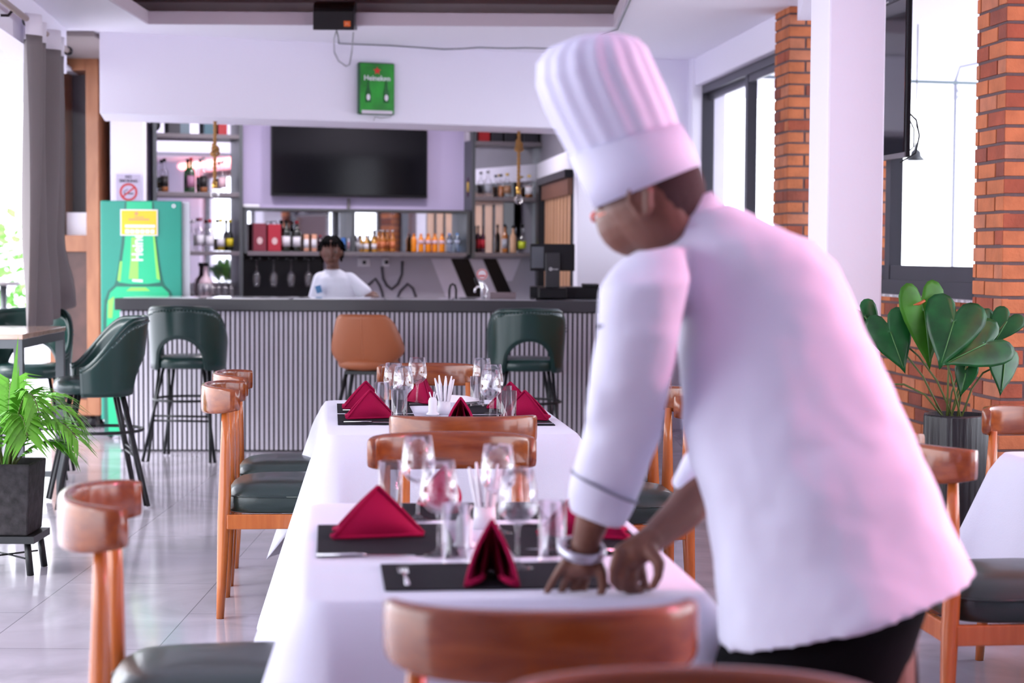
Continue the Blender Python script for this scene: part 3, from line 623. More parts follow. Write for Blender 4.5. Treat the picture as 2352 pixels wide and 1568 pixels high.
def hp(px, y, off=.008):
    k = (px-CX)/F_PX; Dh = (12.15+.376*2.8-off)/(1-.376*k); p = P(px, y, Dh)
    return p if p.z < ZC-.006 else Pz(px, y, ZC-.006)
cg = mat('green_grey_cable', (.10, .12, .11), .5)
MB().tube([P(773, 69, 11.62), P(767, 90, 11.9), hp(768, 120), hp(778, 140), hp(795, 152), hp(803, 148), hp(808, 120), P(813, 60, 11.9), P(815, 35, 11.62)], .004, 6).build('loop', mat('grey_cable', (.35, .36, .36)), t, world=True)
MB().tube([P(773, 69, 11.62), P(777, 85, 12.0), hp(778, 100)]+[hp(x, y) for x, y in ((800, 101), (900, 105), (960, 109), (1020, 113), (1060, 112), (1100, 109), (1160, 111), (1210, 110), (1270, 112), (1340, 105), (1385, 80))]+[Vector((hx1+.02, 11.8, ZC-.006)), Vector((hx1+.015, 10.3, ZC-.006)), Vector((hx1+.02, 9, ZC-.006))], .004, 6).build('run', cg, t, world=True)
# --- bottles, glasses, boxes on the shelves
def bottle(name, label, cat, at, H, r, glass, cap, lab=None, shape='spirit', fill=None, rz=0, group=None):
    t = thing(name, label, cat, at, rz, group)
    if shape == 'spirit': pf = [(.0, 0), (r*.94, 0), (r, .01), (r, H*.56), (r*.86, H*.64), (r*.40, H*.72), (r*.34, H*.90), (r*.36, H*.91)]
    elif shape == 'wine': pf = [(0, 0), (r*.95, 0), (r, .01), (r, H*.60), (r*.7, H*.70), (r*.36, H*.76), (r*.34, H*.96), (r*.38, H*.97)]
    elif shape == 'round': pf = [(0, 0), (r*.8, 0), (r, H*.14), (r*1.02, H*.35), (r*.8, H*.52), (r*.32, H*.64), (r*.30, H*.90), (r*.33, H*.91)]
    elif shape == 'beer': pf = [(0, 0), (r*.95, 0), (r, .01), (r, H*.55), (r*.75, H*.66), (r*.42, H*.76), (r*.38, H*.95), (r*.42, H*.96)]
    elif shape == 'pet': pf = [(0, 0), (r*.9, 0), (r, .012), (r*.93, H*.35), (r, H*.45), (r, H*.66), (r*.55, H*.84), (r*.38, H*.88), (r*.38, H*.93)]
    elif shape == 'can': pf = [(0, 0), (r*.85, 0), (r, .012), (r, H*.93), (r*.86, H), (0, H*.995)]
    MB().lathe(pf, n=16, cap=True).build('body', glass, t)
    if fill is not None and shape != 'can':
        MB().lathe([(0, .004), (r*.9, .005), (r*.92, H*.5*fill[1]), (0, H*.5*fill[1])], n=14, cap=True).build('drink', fill[0], t)
    if shape != 'can': MB().lathe([(0, H*.90), (r*.42, H*.90), (r*.42, H), (0, H)], n=12, cap=True).build('cap', cap, t)
    if lab is not None:
        z0_, z1_ = (.16, .48) if shape in ('spirit', 'wine', 'beer') else ((.15, .40) if shape == 'round' else ((.46, .64) if shape == 'pet' else (.2, .72)))
        a0 = -PI/2-1.15; rs = [[Vector((r*1.012*math.cos(a0+k*2.3/10), r*1.012*math.sin(a0+k*2.3/10), z)) for k in range(11)] for z in (H*z0_, H*z1_)]
        MB().rings(rs, 0, True, False, False).build('label_band', lab, t, solid=.0008)
    return t
G_CLEAR = M_GLASS
G_DARK = mat('dark_bottle_glass', (.012, .016, .010), .08, coat=.5)
G_GREEN = glassmat('green_bottle_glass', (.10, .35, .14), .8, .1)
G_AMBER = mat('amber_bottle_glass', (.42, .14, .02), .12, coat=.5)
G_GOLD = mat('golden_bottle_glass', (.62, .30, .02), .12, coat=.5)
G_PLUM = mat('plum_bottle_glass', (.05, .012, .03), .1, coat=.5)
D_WHISKY = mat('whisky', (.50, .15, .02), .1); D_ROSE = mat('rose_drink', (.50, .12, .18), .1); D_ORANGE = mat('orange_soda', (.88, .27, .008), .25)
L_BLACK = mat('label_black', (.015, .012, .012), .5); L_WHITE = mat('label_white', (.75, .73, .78), .5); L_PINK = mat('label_mauve', (.45, .20, .32), .5)
L_RED = mat('label_red', (.55, .02, .04), .5); L_YEL = mat('label_yellow', (.75, .60, .02), .5); L_BLUE = mat('label_blue', (.05, .18, .50), .5)
C_RED = mat('cap_red', (.45, .01, .03), .4); C_GOLD = mat('cap_gold', (.75, .50, .08), .3, .5); C_BLACK = M_BLACK; C_SIL = mat('cap_silver', (.75, .75, .78), .2, 1); C_YEL = mat('cap_yellow', (.75, .60, .05), .4); C_BLUE = mat('cap_blue', (.10, .30, .70), .4)
def put(px, shelf_z, ytop, off, *a, **k):
    x, d = bx_(px, off); H = P(px, ytop, d).z-shelf_z; return (x, d, shelf_z+.0008), H
def bt(px, z, ytop, off, r, name, label, glass, cap, lab=None, shape='spirit', fill=None, group=None, cat='bottle'):
    at, H = put(px, z, ytop, off); return bottle(name, label, cat, at, H, r, glass, cap, lab, shape, fill, 0, group)
S2 = 1.835; S3 = 1.352; S1 = 2.315
GA = 'bottles on the upper left bar shelf'
bt(378, S2, 364, .13, .036, 'whisky_bottle', 'half-full whisky bottle with a slanting black label, leftmost on the upper shelf', G_CLEAR, C_BLACK, L_BLACK, fill=(D_WHISKY, .62), group=GA)
bt(439, S2, 362, .13, .033, 'liqueur_bottle', 'tall bottle with a mauve label on the upper left shelf', G_GREEN, C_RED, L_PINK, group=GA)
bt(468, S2, 362, .13, .034, 'whisky_bottle', 'bottle with a black label and white neck on the upper left shelf', G_CLEAR, C_SIL, L_BLACK, fill=(D_WHISKY, .5), group=GA)
bt(511, S2, 368, .13, .035, 'gin_bottle', 'clear bottle with a pink label right of the left rope', G_CLEAR, C_SIL, mat('label_pale_pink', (.75, .5, .55), .5), group=GA)
GB = 'bottles on the middle left bar shelf'
bt(444, S3, 505, .13, .032, 'clear_bottle', 'slim clear bottle nearest the fridge on the lower left shelf', G_CLEAR, C_SIL, None, group=GB)
bt(460, S3, 500, .10, .038, 'gin_bottle', 'clear bottle with a mauve cap behind the slim one', G_CLEAR, mat('cap_mauve', (.3, .1, .15), .4), L_WHITE, group=GB)
bt(482, S3, 504, .15, .037, 'vodka_bottle', 'square-shouldered clear bottle with a red cap and white label', G_CLEAR, C_RED, L_WHITE, group=GB)
bt(507, S3, 503, .13, .036, 'liqueur_bottle', 'bottle with a yellow neck and red collar, left of the dark one', G_CLEAR, C_YEL, L_WHITE, 'round', (mat('yellow_drink', (.65, .5, .03), .15), .7), GB)
bt(528, S3, 504, .13, .032, 'liqueur_bottle', 'dark bottle with a yellow label beside the shelf post', G_DARK, C_YEL, L_YEL, 'round', None, GB)
# lowest left shelf: round flask and tumblers
bt(472, .966, 604, .16, .062, 'round_flask', 'round flask with a large pale label on the lowest left shelf', mat('pale_pink_flask', (.70, .52, .58), .2), C_BLACK, L_WHITE, 'round')
def tumbler(at, r, H, label, group, name='highball_glass', scale=1):
    t = thing(name, label, 'glass', at, 0, group)
    MB().lathe([(0, .0), (r*.97, 0), (r, .004), (r, H), (r*.93, H), (r*.92, .014), (0, .012)], n=20, cap=True).build('bowl', M_GLASS, t); return t
for k, px in enumerate((460, 474, 488, 502, 516, 530)):
    x, d = bx_(px, .22); p = P(px, 650, d); t = tumbler((x, d, .966), .027, p.z-.966, '', 'row of tumblers on the lowest left shelf', 'tumbler')
    t['label'] = ('clear tumbler, first from the left in the low row by the counter', 'clear tumbler, second from the left in the low row by the counter', 'clear tumbler, third from the left in the low row by the counter', 'clear tumbler, fourth from the left in the low row by the counter', 'clear tumbler, fifth from the left in the low row by the counter', 'clear tumbler at the right end of the low row')[k]
# middle shelf
GM = 'drinks on the shelf under the television'
x, d = bx_(594, .12)
for k, (px, yt, m_) in enumerate(((594, 513, mat('box_maroon', (.22, .03, .05), .5)), (628, 515, mat('box_red', (.42, .02, .04), .5)))):
    x, d = bx_(px, .14); H = P(px, yt, d).z-S3; t = thing('gift_box', ('maroon wine gift box, left of the pair', 'bright red wine gift box with a handle, right of the pair')[k], 'box', (x, d, S3), BR, 'red gift boxes under the television')
    MB().box(-.055, .055, -.05, .05, .001, H).build('carton', m_, t, bevel=.004)
    if k: MB().tube([(-.03, 0, H), (-.02, 0, H+.025), (.02, 0, H+.025), (.03, 0, H)], .004, 6).build('handle', M_BLACK, t)
    mk = MB(); disc(mk, Matrix.Translation((0, -.0505, H*.38))@FS, 0, .03, n=14, th=.001, sx=.8); mk.build('printed_mark', mat('print_pale', (.7, .5, .5), .4), t)
bt(657, S3, 505, .14, .040, 'wine_bottle', 'dark wine bottle with a white label, left of the two beside the red boxes', G_DARK, C_BLACK, L_WHITE, 'wine', None, GM)
bt(681, S3, 507, .14, .037, 'wine_bottle', 'dark wine bottle with a white label and pink cap beside the first', G_DARK, C_RED, L_WHITE, 'wine', None, GM)
bt(703, S3, 538, .14, .024, 'drink_can', 'pale orange can next to the wine bottles', mat('can_peach', (.75, .38, .25), .3), None, L_WHITE, 'can', None, GM, 'can')
bt(721, S3, 538, .14, .024, 'drink_can', 'pale orange can closest to the barmaid, left of her head', mat('can_peach', (.75, .38, .25), .3), None, L_WHITE, 'can', None, GM, 'can')
bt(735, S3, 540, .10, .022, 'drink_bottle', 'small dark pink bottle half hidden by the barmaid', G_PLUM, C_RED, L_PINK, 'beer', None, GM)
bt(788, S3, 546, .14, .022, 'drink_can', 'blue and silver can just right of the barmaid', mat('can_blue', (.04, .15, .45), .3), None, L_BLUE, 'can', None, GM, 'can')
bt(803, S3, 546, .14, .022, 'drink_can', 'silver can with a small red mark, between the blue can and the plain one', C_SIL, None, mat('label_silver_red', (.5, .25, .32), .4), 'can', None, GM, 'can')
bt(820, S3, 546, .14, .023, 'drink_can', 'plain silver can left of the golden bottles', C_SIL, None, mat('label_silver', (.6, .62, .68), .4), 'can', None, GM, 'can')
GO = ['golden beer bottle with a pale label, first of the golden row', 'golden beer bottle with a pale label, second of the golden row', 'golden beer bottle with a pale label, third of the golden row']
for k, px in enumerate((828, 840, 858)): bt(px, S3, 540, .12+.04*(k % 2), .026, 'beer_bottle', GO[k], G_GOLD, C_SIL, L_WHITE, 'beer', None, 'golden and amber beer bottles')
AM = ['amber beer bottle next to the golden row', 'amber beer bottle with a red label in the front of the amber group', 'amber beer bottle with a bare neck in the back of the amber group', 'amber beer bottle at the right end of the amber group']
for k, px in enumerate((869, 878, 889, 901)): bt(px, S3, 528, .18 if k % 2 else .11, .026, 'beer_bottle', AM[k], G_AMBER, C_SIL, mat('label_amber', (.55, .16, .06), .5), 'beer', None, 'golden and amber beer bottles')
OR = ['orange soda bottle, leftmost and a little apart', 'orange soda bottle, second from the left', 'orange soda bottle, middle of the five', 'orange soda bottle, second from the right', 'orange soda bottle next to the blue-capped water']
for k, px in enumerate((950, 966, 983, 998, 1014)): bt(px, S3, 537, .11 if k == 0 else .15, .026, 'soda_bottle', OR[k], D_ORANGE, mat('cap_orange', (.8, .2, .01), .4), mat('label_lilac', (.75, .55, .65), .5) if k else None, 'pet', None, 'orange soda bottles')
for k, px in enumerate((1031, 1049)): bt(px, S3, 536, .14, .027, 'water_bottle', ('blue-capped water bottle beside the orange soda', 'blue-capped water bottle beside the right shelf post')[k], glassmat('blue_tint_plastic', (.72, .82, .95), .8, .12), C_BLUE, mat('label_ice', (.45, .5, .65), .4), 'pet', None, 'water bottles')
# right unit
GR = 'bottles on the upper right bar shelf'
bt(1080, S2, 382, .13, .040, 'whisky_bottle', 'dark plum bottle with a slanting gold label on the upper right shelf', G_PLUM, C_BLACK, C_GOLD, 'spirit', None, GR)
bt(1119, S2, 392, .13, .034, 'vodka_bottle', 'clear bottle with a grey label in the middle of the upper right shelf', G_CLEAR, C_SIL, mat('label_grey', (.4, .42, .48), .4), 'spirit', None, GR)
bt(1149, S2, 400, .10, .030, 'whisky_bottle', 'small amber bottle behind the rounded one, left of the right rope', G_CLEAR, C_BLACK, None, 'spirit', (D_WHISKY, 1), GR)
bt(1163, S2, 398, .14, .036, 'whisky_bottle', 'rounded bottle with dark print left of the right rope', G_CLEAR, C_GOLD, mat('label_sepia', (.35, .18, .10), .4), 'spirit', None, GR)
bt(1213, S2, 402, .13, .037, 'whisky_bottle', 'amber whisky bottle with a pale label right of the right rope', G_CLEAR, C_GOLD, L_WHITE, 'spirit', (D_WHISKY, 1), GR)
GS = 'bottles on the lower right bar shelf'
bt(1072, S3, 515, .10, .032, 'clear_bottle', 'clear bottle with a dark cap against the left post of the right unit', G_CLEAR, C_BLACK, None, 'spirit', None, GS)
bt(1084, S3, 520, .16, .034, 'clear_bottle', 'wide clear bottle second on the lower right shelf', G_CLEAR, C_BLACK, None, 'round', None, GS)
bt(1097, S3, 518, .14, .022, 'wine_bottle', 'small dark red bottle with a white neck, left of the pair', G_PLUM, C_BLACK, L_RED, 'spirit', None, GS)
bt(1108, S3, 518, .14, .022, 'wine_bottle', 'small dark red bottle with a white neck, right of the pair', G_PLUM, C_BLACK, L_RED, 'spirit', None, GS)
bt(1158, S3, 515, .13, .026, 'whisky_bottle', 'amber bottle with a tall pale label on the lower right shelf', G_AMBER, C_BLACK, mat('label_grey', (.4, .42, .48)), 'spirit', None, GS)
bt(1177, S3, 518, .13, .030, 'whisky_bottle', 'peach-coloured bottle in the middle of the lower right shelf', mat('peach_bottle', (.60, .36, .22), .2), C_BLACK, None, 'spirit', None, GS)
bt(1198, S3, 515, .13, .036, 'gin_bottle', 'round clear bottle with a lime green label, rightmost on the lower shelf', G_CLEAR, C_BLACK, mat('label_lime', (.55, .65, .03), .4), 'round', None, GS)
# cartons on the top shelves
for k, (px, w_, yt, m_, lb) in enumerate(((400, .048, 277, mat('carton_grey_black', (.05, .05, .06), .5), 'black carton with a grey panel on the top left shelf'), (424, .040, 277, mat('carton_slate', (.16, .22, .26), .5), 'slate blue carton beside the black one on the top left shelf'),
        (480, .045, 277, mat('carton_teal', (.07, .16, .20), .5), 'dark teal carton just left of the left rope'), (510, .036, 277, mat('carton_red', (.45, .015, .02), .5), 'red carton right of the left rope'),
        (1078, .045, 290, mat('carton_white', (.5, .46, .52), .5), 'pale carton at the left end of the top right shelf'), (1106, .052, 290, mat('carton_red', (.45, .015, .02)), 'red carton on the top right shelf'),
        (1136, .05, 290, mat('carton_black', (.03, .028, .035), .5), 'black carton next to the red one on the top right shelf'), (1166, .05, 290, mat('carton_black', (.03, .028, .035)), 'black carton left of the right rope'), (1212, .06, 290, mat('carton_black', (.03, .028, .035)), 'black carton right of the right rope on the top shelf'))):
    x, d = bx_(px, .14); tag(MB().box(-w_, w_, -.05, .05, 0, .16, rz=BR, at=(x, d, S1+.001)).build('carton', m_, bevel=.003), lb, 'box', 'cartons on the top bar shelves')
x, d = bx_(357, .2); t = thing('security_camera', 'black dome camera at the top left corner of the shelves', 'camera', (x, d, 2.40)); MB().ell((0, 0, -.02), (.045, .045, .05)).build('dome', M_BLACK, t); MB().lathe([(.0, 0), (.06, 0), (.06, .03), (0, .03)], cap=True).build('mount', M_WHITE, t)
# hanging stem glasses (upside down)
def stemglass(name, label, at, H, R_, group=None, cat='wine glass', flip=False, rz=0):
    t = thing(name, label, cat, at, rz, group); s = -1 if flip else 1
    hb_ = H*.50
    MB().lathe([(0, .0), (R_*.82, 0), (R_*.84, .003), (R_*.35, .007), (.0042, .016), (.0036, H*.35), (.006, H*.43), (0, H*.445)], n=20, cap=True).build('stem', M_GLASS, t)
    o = [(.004, H*.43), (R_*.55, H*.475), (R_*.93, H*.56), (R_, H*.64), (R_*.95, H*.78), (R_*.78, H)]; i_ = [(r-.0016, z+(.004 if k == 0 else 0)) for k, (r, z) in enumerate(o)][::-1]
    MB().lathe(o+i_[:-1]+[(.002, H*.455)], n=24, cap=False).build('bowl', M_GLASS, t)
    if flip: t.rotation_euler = (PI, 0, 0); 
    return t
for k, px in enumerate((589, 628, 668, 708)):
    x, d = bx_(px, .16); stemglass('stem_glass', ('stem glass hanging upside down, leftmost of the four', 'stem glass hanging upside down, second from the left', 'stem glass hanging upside down, third from the left', 'stem glass hanging upside down beside the barmaid')[k], (x, d, 1.288), P(px, 658, d).z*-1+1.288, .036, 'glasses hanging under the bar shelf', 'glass', True)
# ropes with knots and bulbs
for k, (px, y0, yk, y1, lb) in enumerate(((494, 268, 345, 415, 'knotted jute rope pendant hanging in front of the left bar shelves'), (1192, 288, 335, 430, 'knotted jute rope pendant hanging in front of the right bar shelves'))):
    D = hd(P(px, 300, 13).x)+.45; top_ = P(px, y0, D); top_.z = 2.277; kn = P(px, yk, D); en = P(px-1, y1, D)
    t = thing('rope_pendant', lb, 'pendant', (top_.x, D, top_.z), 0, 'rope pendants'); I = ROOTM[t.name].inverted()
    rp = MB(); n = 40; 
    for ph in (0, PI):
        rp.tube([top_.lerp(en, i/n)+Vector((math.cos(i*1.1+ph), math.sin(i*1.1+ph), 0))*.006 for i in range(n+1)], .0085, 7)
    rp.build('rope', M_ROPE, t, world=True)
    kb = MB(); 
    for q in range(5): kb.tube([kn+Vector((.028*math.cos(a_)*(1-.1*q), .02*math.sin(a_), .018*math.sin(a_+q)+.012*(q-2))) for a_ in [2*PI*j/12 for j in range(13)]], .009, 7)
    kb.build('knot', M_ROPE, t, world=True)
    MB().lathe([(.004, 0), (.018, .0), (.02, -.05), (.016, -.055)], en, 14).build('socket', mat('brass', (.55, .32, .08), .25, 1), t, world=True)
    MB().lathe([(.014, -.05), (.018, -.06), (.034, -.085), (.034, -.105), (.018, -.125), (.002, -.13)], en, 18).build('bulb', M_GLASS, t, world=True)
# --- slatted door panel right of the bar
D1 = 13.62; t = thing('slatted_door', 'wooden slatted door in a black frame right of the bar', 'door', RA(1.84, 14.4, 0))
fr = MB(); strip(fr, 1.80, 1.864, 15.35, 15.55, 0, 1.99); strip(fr, 1.80, 1.864, 13.65, 15.4, 1.93, 1.99); fr.build('frame', M_BLACK, t, world=True)
fr = MB(); strip(fr, 1.825, 1.862, 13.66, 15.34, 1.80, 1.925); strip(fr, 1.825, 1.862, 13.66, 15.34, .3, .45); fr.build('rail', mat('brown_rail', (.17, .07, .04), .5), t, world=True)
d = 13.68; sm_ = MB()
while d < 15.3: strip(sm_, 1.846, 1.8515, d, d+.145, .45, 1.80); d += .205
sm_.build('slats', M_SLAT, t, world=True); fr = MB(); strip(fr, 1.852, 1.862, 13.66, 15.34, .45, 1.8); fr.build('backing', M_DARK, t, world=True)
# --- counter-top things at the right
def ctop(px, off=.3):
    k = (px-CX)/F_PX; D = D0+off; return k*D, D+ (k*D-cxl)*sk
x, d = ctop(1268, .35); t = thing('point_of_sale_monitor', 'black till monitor on a stand seen from behind', 'monitor', (x, d, cz)); zt3 = P(1268, 560, d).z; zb3 = P(1268, 622, d).z
MB().box(-.155, .155, 0, .035, zb3-cz, zt3-cz).build('housing', M_BLACK, t, bevel=.005)
MB().box(-.05, .05, -.045, 0, .08, zt3-cz-.06).build('column', mat('till_dark_grey', (.02, .02, .024), .4), t, bevel=.006); MB().box(-.10, .10, -.08, .12, .005, .08).build('base', M_BLACK, t, bevel=.01)
MB().box(-.145, -.06, -.004, 0, zb3-cz+.02, zt3-cz-.02).build('vent_panel', mat('vent_grey', (.10, .11, .13), .5), t)
lg = MB(); disc(lg, Matrix.Translation((-.012, -.0455, .21))@FS, .006, .011, n=16, th=.001); text_into(lg, 'eron', .018, Matrix.Translation((.022, -.046, .21))@FS, 0, .0005); lg.build('logo', M_WHITE, t)
x, d = ctop(1300, .38); t = thing('cash_drawer', 'flat black till base with a receipt printer on the counter', 'till', (x, d, cz)); xl = P(1218, 670, d).x-x; xr = P(1380, 670, d).x-x
MB().box(xl, xr, .13, .45, .002, .083).build('drawer', M_BLACK, t, bevel=.005); MB().box(xr-.12, xr-.005, .14, .42, .083, .105).build('printer', M_BLACKM, t, bevel=.006)
x, d = ctop(1107, .35); t = thing('beer_tap', 'chrome beer tap with a round red and white badge', 'tap', (x, d, cz)); 
MB().tube([(0, 0, .0), (.0, 0, .07), (-.01, 0, .11), (-.015, 0, .13)], [.014, .012, .014, .012], 12).tube([(-.012, 0, .085), (-.035, -.02, .085), (-.05, -.03, .07), (-.052, -.03, .045)], .008, 10).build('spout', mat('chrome', (.8, .8, .82), .08, 1), t)
MB().tube([(.005, 0, .0), (.03, 0, .02), (.035, 0, .06), (.02, 0, .10), (.0, 0, .115)], .006, 8).build('side_pipe', mat('chrome', (.8, .8, .82)), t)
MB().tube([(-.04, -.02, .10), (-.05, -.03, .145)], [.006, .010], 8).build('lever', M_BLACK, t)
bb = MB(); Mb = Matrix.Translation((-.002, -.01, .17))@FS; disc(bb, Mb, 0, .040, n=28, th=.008, mi=0); disc(bb, Matrix.Translation((0, -.0085, 0))@Mb, .030, .037, n=28, th=.001, mi=1); rect(bb, Matrix.Translation((0, -.0085, 0))@Mb, -.022, .022, -.016, -.004, .001, 1); bb.build('badge', [mat('badge_white', (.75, .72, .76), .3), mat('badge_red', (.6, .05, .05), .4)], t)
x, d = ctop(1040, .5); t = thing('sink_tap', 'black arched tap behind the counter', 'tap', (x, d, cz-.04)); MB().tube([(.02, 0, 0), (.02, 0, .10), (.012, 0, .13), (-.005, 0, .14), (-.02, 0, .13), (-.028, 0, .10), (-.028, 0, .045)], .008, 10).build('spout', M_BLACK, t)
x, d = ctop(1153, .36); tag(MB().box(-.085, .095, -.06, .06, 0, .042, at=(x, d, cz+.004)).build('napkin_box', mat('brushed_brown', (.20, .15, .16), .4, .3), bevel=.004), 'low metallic box between the beer tap and the till', 'box')

# --- flush fill lights added over the bar to brighten it, hidden by the beam
for k, (x, lb) in enumerate(((-2.1, 'flush round fill light added over the left part of the bar'), (-.7, 'flush round fill light added over the right part of the bar'))):
    t = thing('added_ceiling_light', lb, 'light', (x, 13.9+.3*k, 2.80), 0, 'added fill lights over the bar')
    MB().lathe([(0, 0), (.17, 0), (.18, .024), (0, .024)], n=28, cap=True).build('frame', M_WHITE, t)
    MB().lathe([(0, -.004), (.15, -.004), (.15, 0), (0, 0)], n=28, cap=True).build('diffuser', mat('fill_lit_diffuser', (.9, .9, .9), .5, emit=(1, .95, 1), estr=4), t)
    la = bpy.data.lights.new('bar_fill_lamp', 'AREA'); la.shape = 'DISK'; la.size = .3; la.energy = 13; la.color = (1, .94, 1)
    lo = bpy.data.objects.new('bar_fill_lamp', la); C.objects.link(lo); lo.location = (x, 13.9+.3*k, 2.79)
# ================================================================== DINING CHAIRS
def make_chair(label, group='varnished dining chairs with green seats'):
    t = thing('dining_chair', label, 'chair', (0, 0, 0), 0, group)
    ra = MB(); rs = []; N = 25
    for i in range(N):
        u = -1+2*i/(N-1); x = .220*math.sin(u*PI/2*.92)/math.sin(PI/2*.92); y = -.070+.130*(abs(u)**2.1); dy = .130*2.1*abs(u)**1.1*(1 if u > 0 else -1)
        tx = Vector((.25, dy*1.0, 0)).normalized(); n = Vector((-tx.y, tx.x, 0)); e = 1-abs(u)**8*.10
        zt_ = .850+.004*(1-u*u); zb_ = .752+.012*abs(u)**3-.004*(1-u*u); h = (zt_-zb_)/2; zc = (zt_+zb_)/2; ring = []
        for k in range(16):
            a = 2*PI*k/16; cx_ = math.copysign(abs(math.cos(a))**.45, math.cos(a)); sz = math.copysign(abs(math.sin(a))**.35, math.sin(a))
            ring.append(Vector((x, y, zc))+n*cx_*.0165*e+Vector((0, 0, sz*h*e)))
        rs.append(ring)
    ra.rings(rs).build('backrest', M_RAILW, t)
    for sx in (-1, 1):
        MB().tube([(sx*.205, -.005, 0), (sx*.200, .0, .12), (sx*.192, .008, .36), (sx*.190, .012, .46), (sx*.184, .014, .64), (sx*.180, .014, .77)], [.0145, .018, .0235, .0235, .018, .0135], 12).build('leg', M_CHAIRW, t)
        MB().tube([(sx*.205, .445, 0), (sx*.202, .44, .12), (sx*.198, .432, .36), (sx*.198, .432, .40)], [.0135, .018, .0225, .021], 12).build('leg', M_CHAIRW, t)
    fb = MB(); fb.box(-.178, .178, -.003, .019, .33, .385).box(-.186, .186, .422, .444, .33, .385)
    for sx in (-1, 1): fb.box(sx*.203-.011, sx*.203+.011, .02, .43, .33, .385)
    fb.build('seat_frame', M_CHAIRW, t, bevel=.004)
    # cushion: flat side band then a dome
    def outline(s, z):
        o = []
        for k in range(40):
            a = 2*PI*k/40; c, q = math.cos(a), math.sin(a); x = math.copysign(abs(c)**.42, c); y = math.copysign(abs(q)**.42, q)
            wx = .218+.012*y; o.append(Vector((x*wx*s, .238+y*.222*s, z)))
        return o
    cu = MB().rings([outline(.96, .388), outline(1.0, .394), outline(1.0, .447), outline(.985, .456), outline(.93, .474), outline(.82, .490), outline(.6, .501), outline(.3, .505), outline(.02, .506)])
    seat = cu.build('seat', M_LEATHER, t)
    MB().tube(outline(1.006, .449)+outline(1.006, .449)[:1], .0032, 6).build('piping', M_LEATHER, seat)
    return t
ch0 = make_chair('varnished wooden dining chair nearest the camera on the left, facing the white table')
def place(o, X, D, rz): o.location = (X, D, 0); o.rotation_euler = (0, 0, rz); ROOTM[o.name] = Matrix.Translation((X, D, 0))@Matrix.Rotation(rz, 4, 'Z')
place(ch0, -.85, 3.68, -PI/2+PSI+.04)
for X, D, rz, lb in ((-1.085, 6.72, -PI/2+PSI, 'varnished dining chair on the left of the far table, its whole side view clear'),
                     (-1.150, 7.36, -PI/2+PSI, 'varnished dining chair on the left of the far table, just behind the fully visible one'),
                     (.047, 2.53, PSI*.3, 'dining chair in the foreground centre, its rail before the chef\'s hands'),
                     (-.144, 5.47, PSI, 'dining chair at the near end of the far table, its back towards the camera'),
                     (-.166, 4.885, PI+PSI, 'dining chair at the far end of the near table, its front towards the camera'),
                     (-.375, 7.98, PI+PSI, 'dining chair at the far end of the far table, in front of the bar'),
                     (.205, 2.06, PI+PSI*.4, 'dining chair cut off by the bottom edge, only its top rail showing'),
                     (.625, 6.55, PI/2+PSI, 'dining chair right of the far table, partly hidden by the chef'),
                     (.555, 7.22, PI/2+PSI, 'dining chair right of the far table, behind the nearer one and the chef'),
                     (1.125, 4.83, -PI/2+PSI, 'dining chair right of the chef, drawn up to the right-hand table'),
                     (1.775, 5.93, PI+PSI, 'dining chair at the far end of the right-hand table beside the black planter')):
    dup(ch0, (X, D, 0), rz, lb)
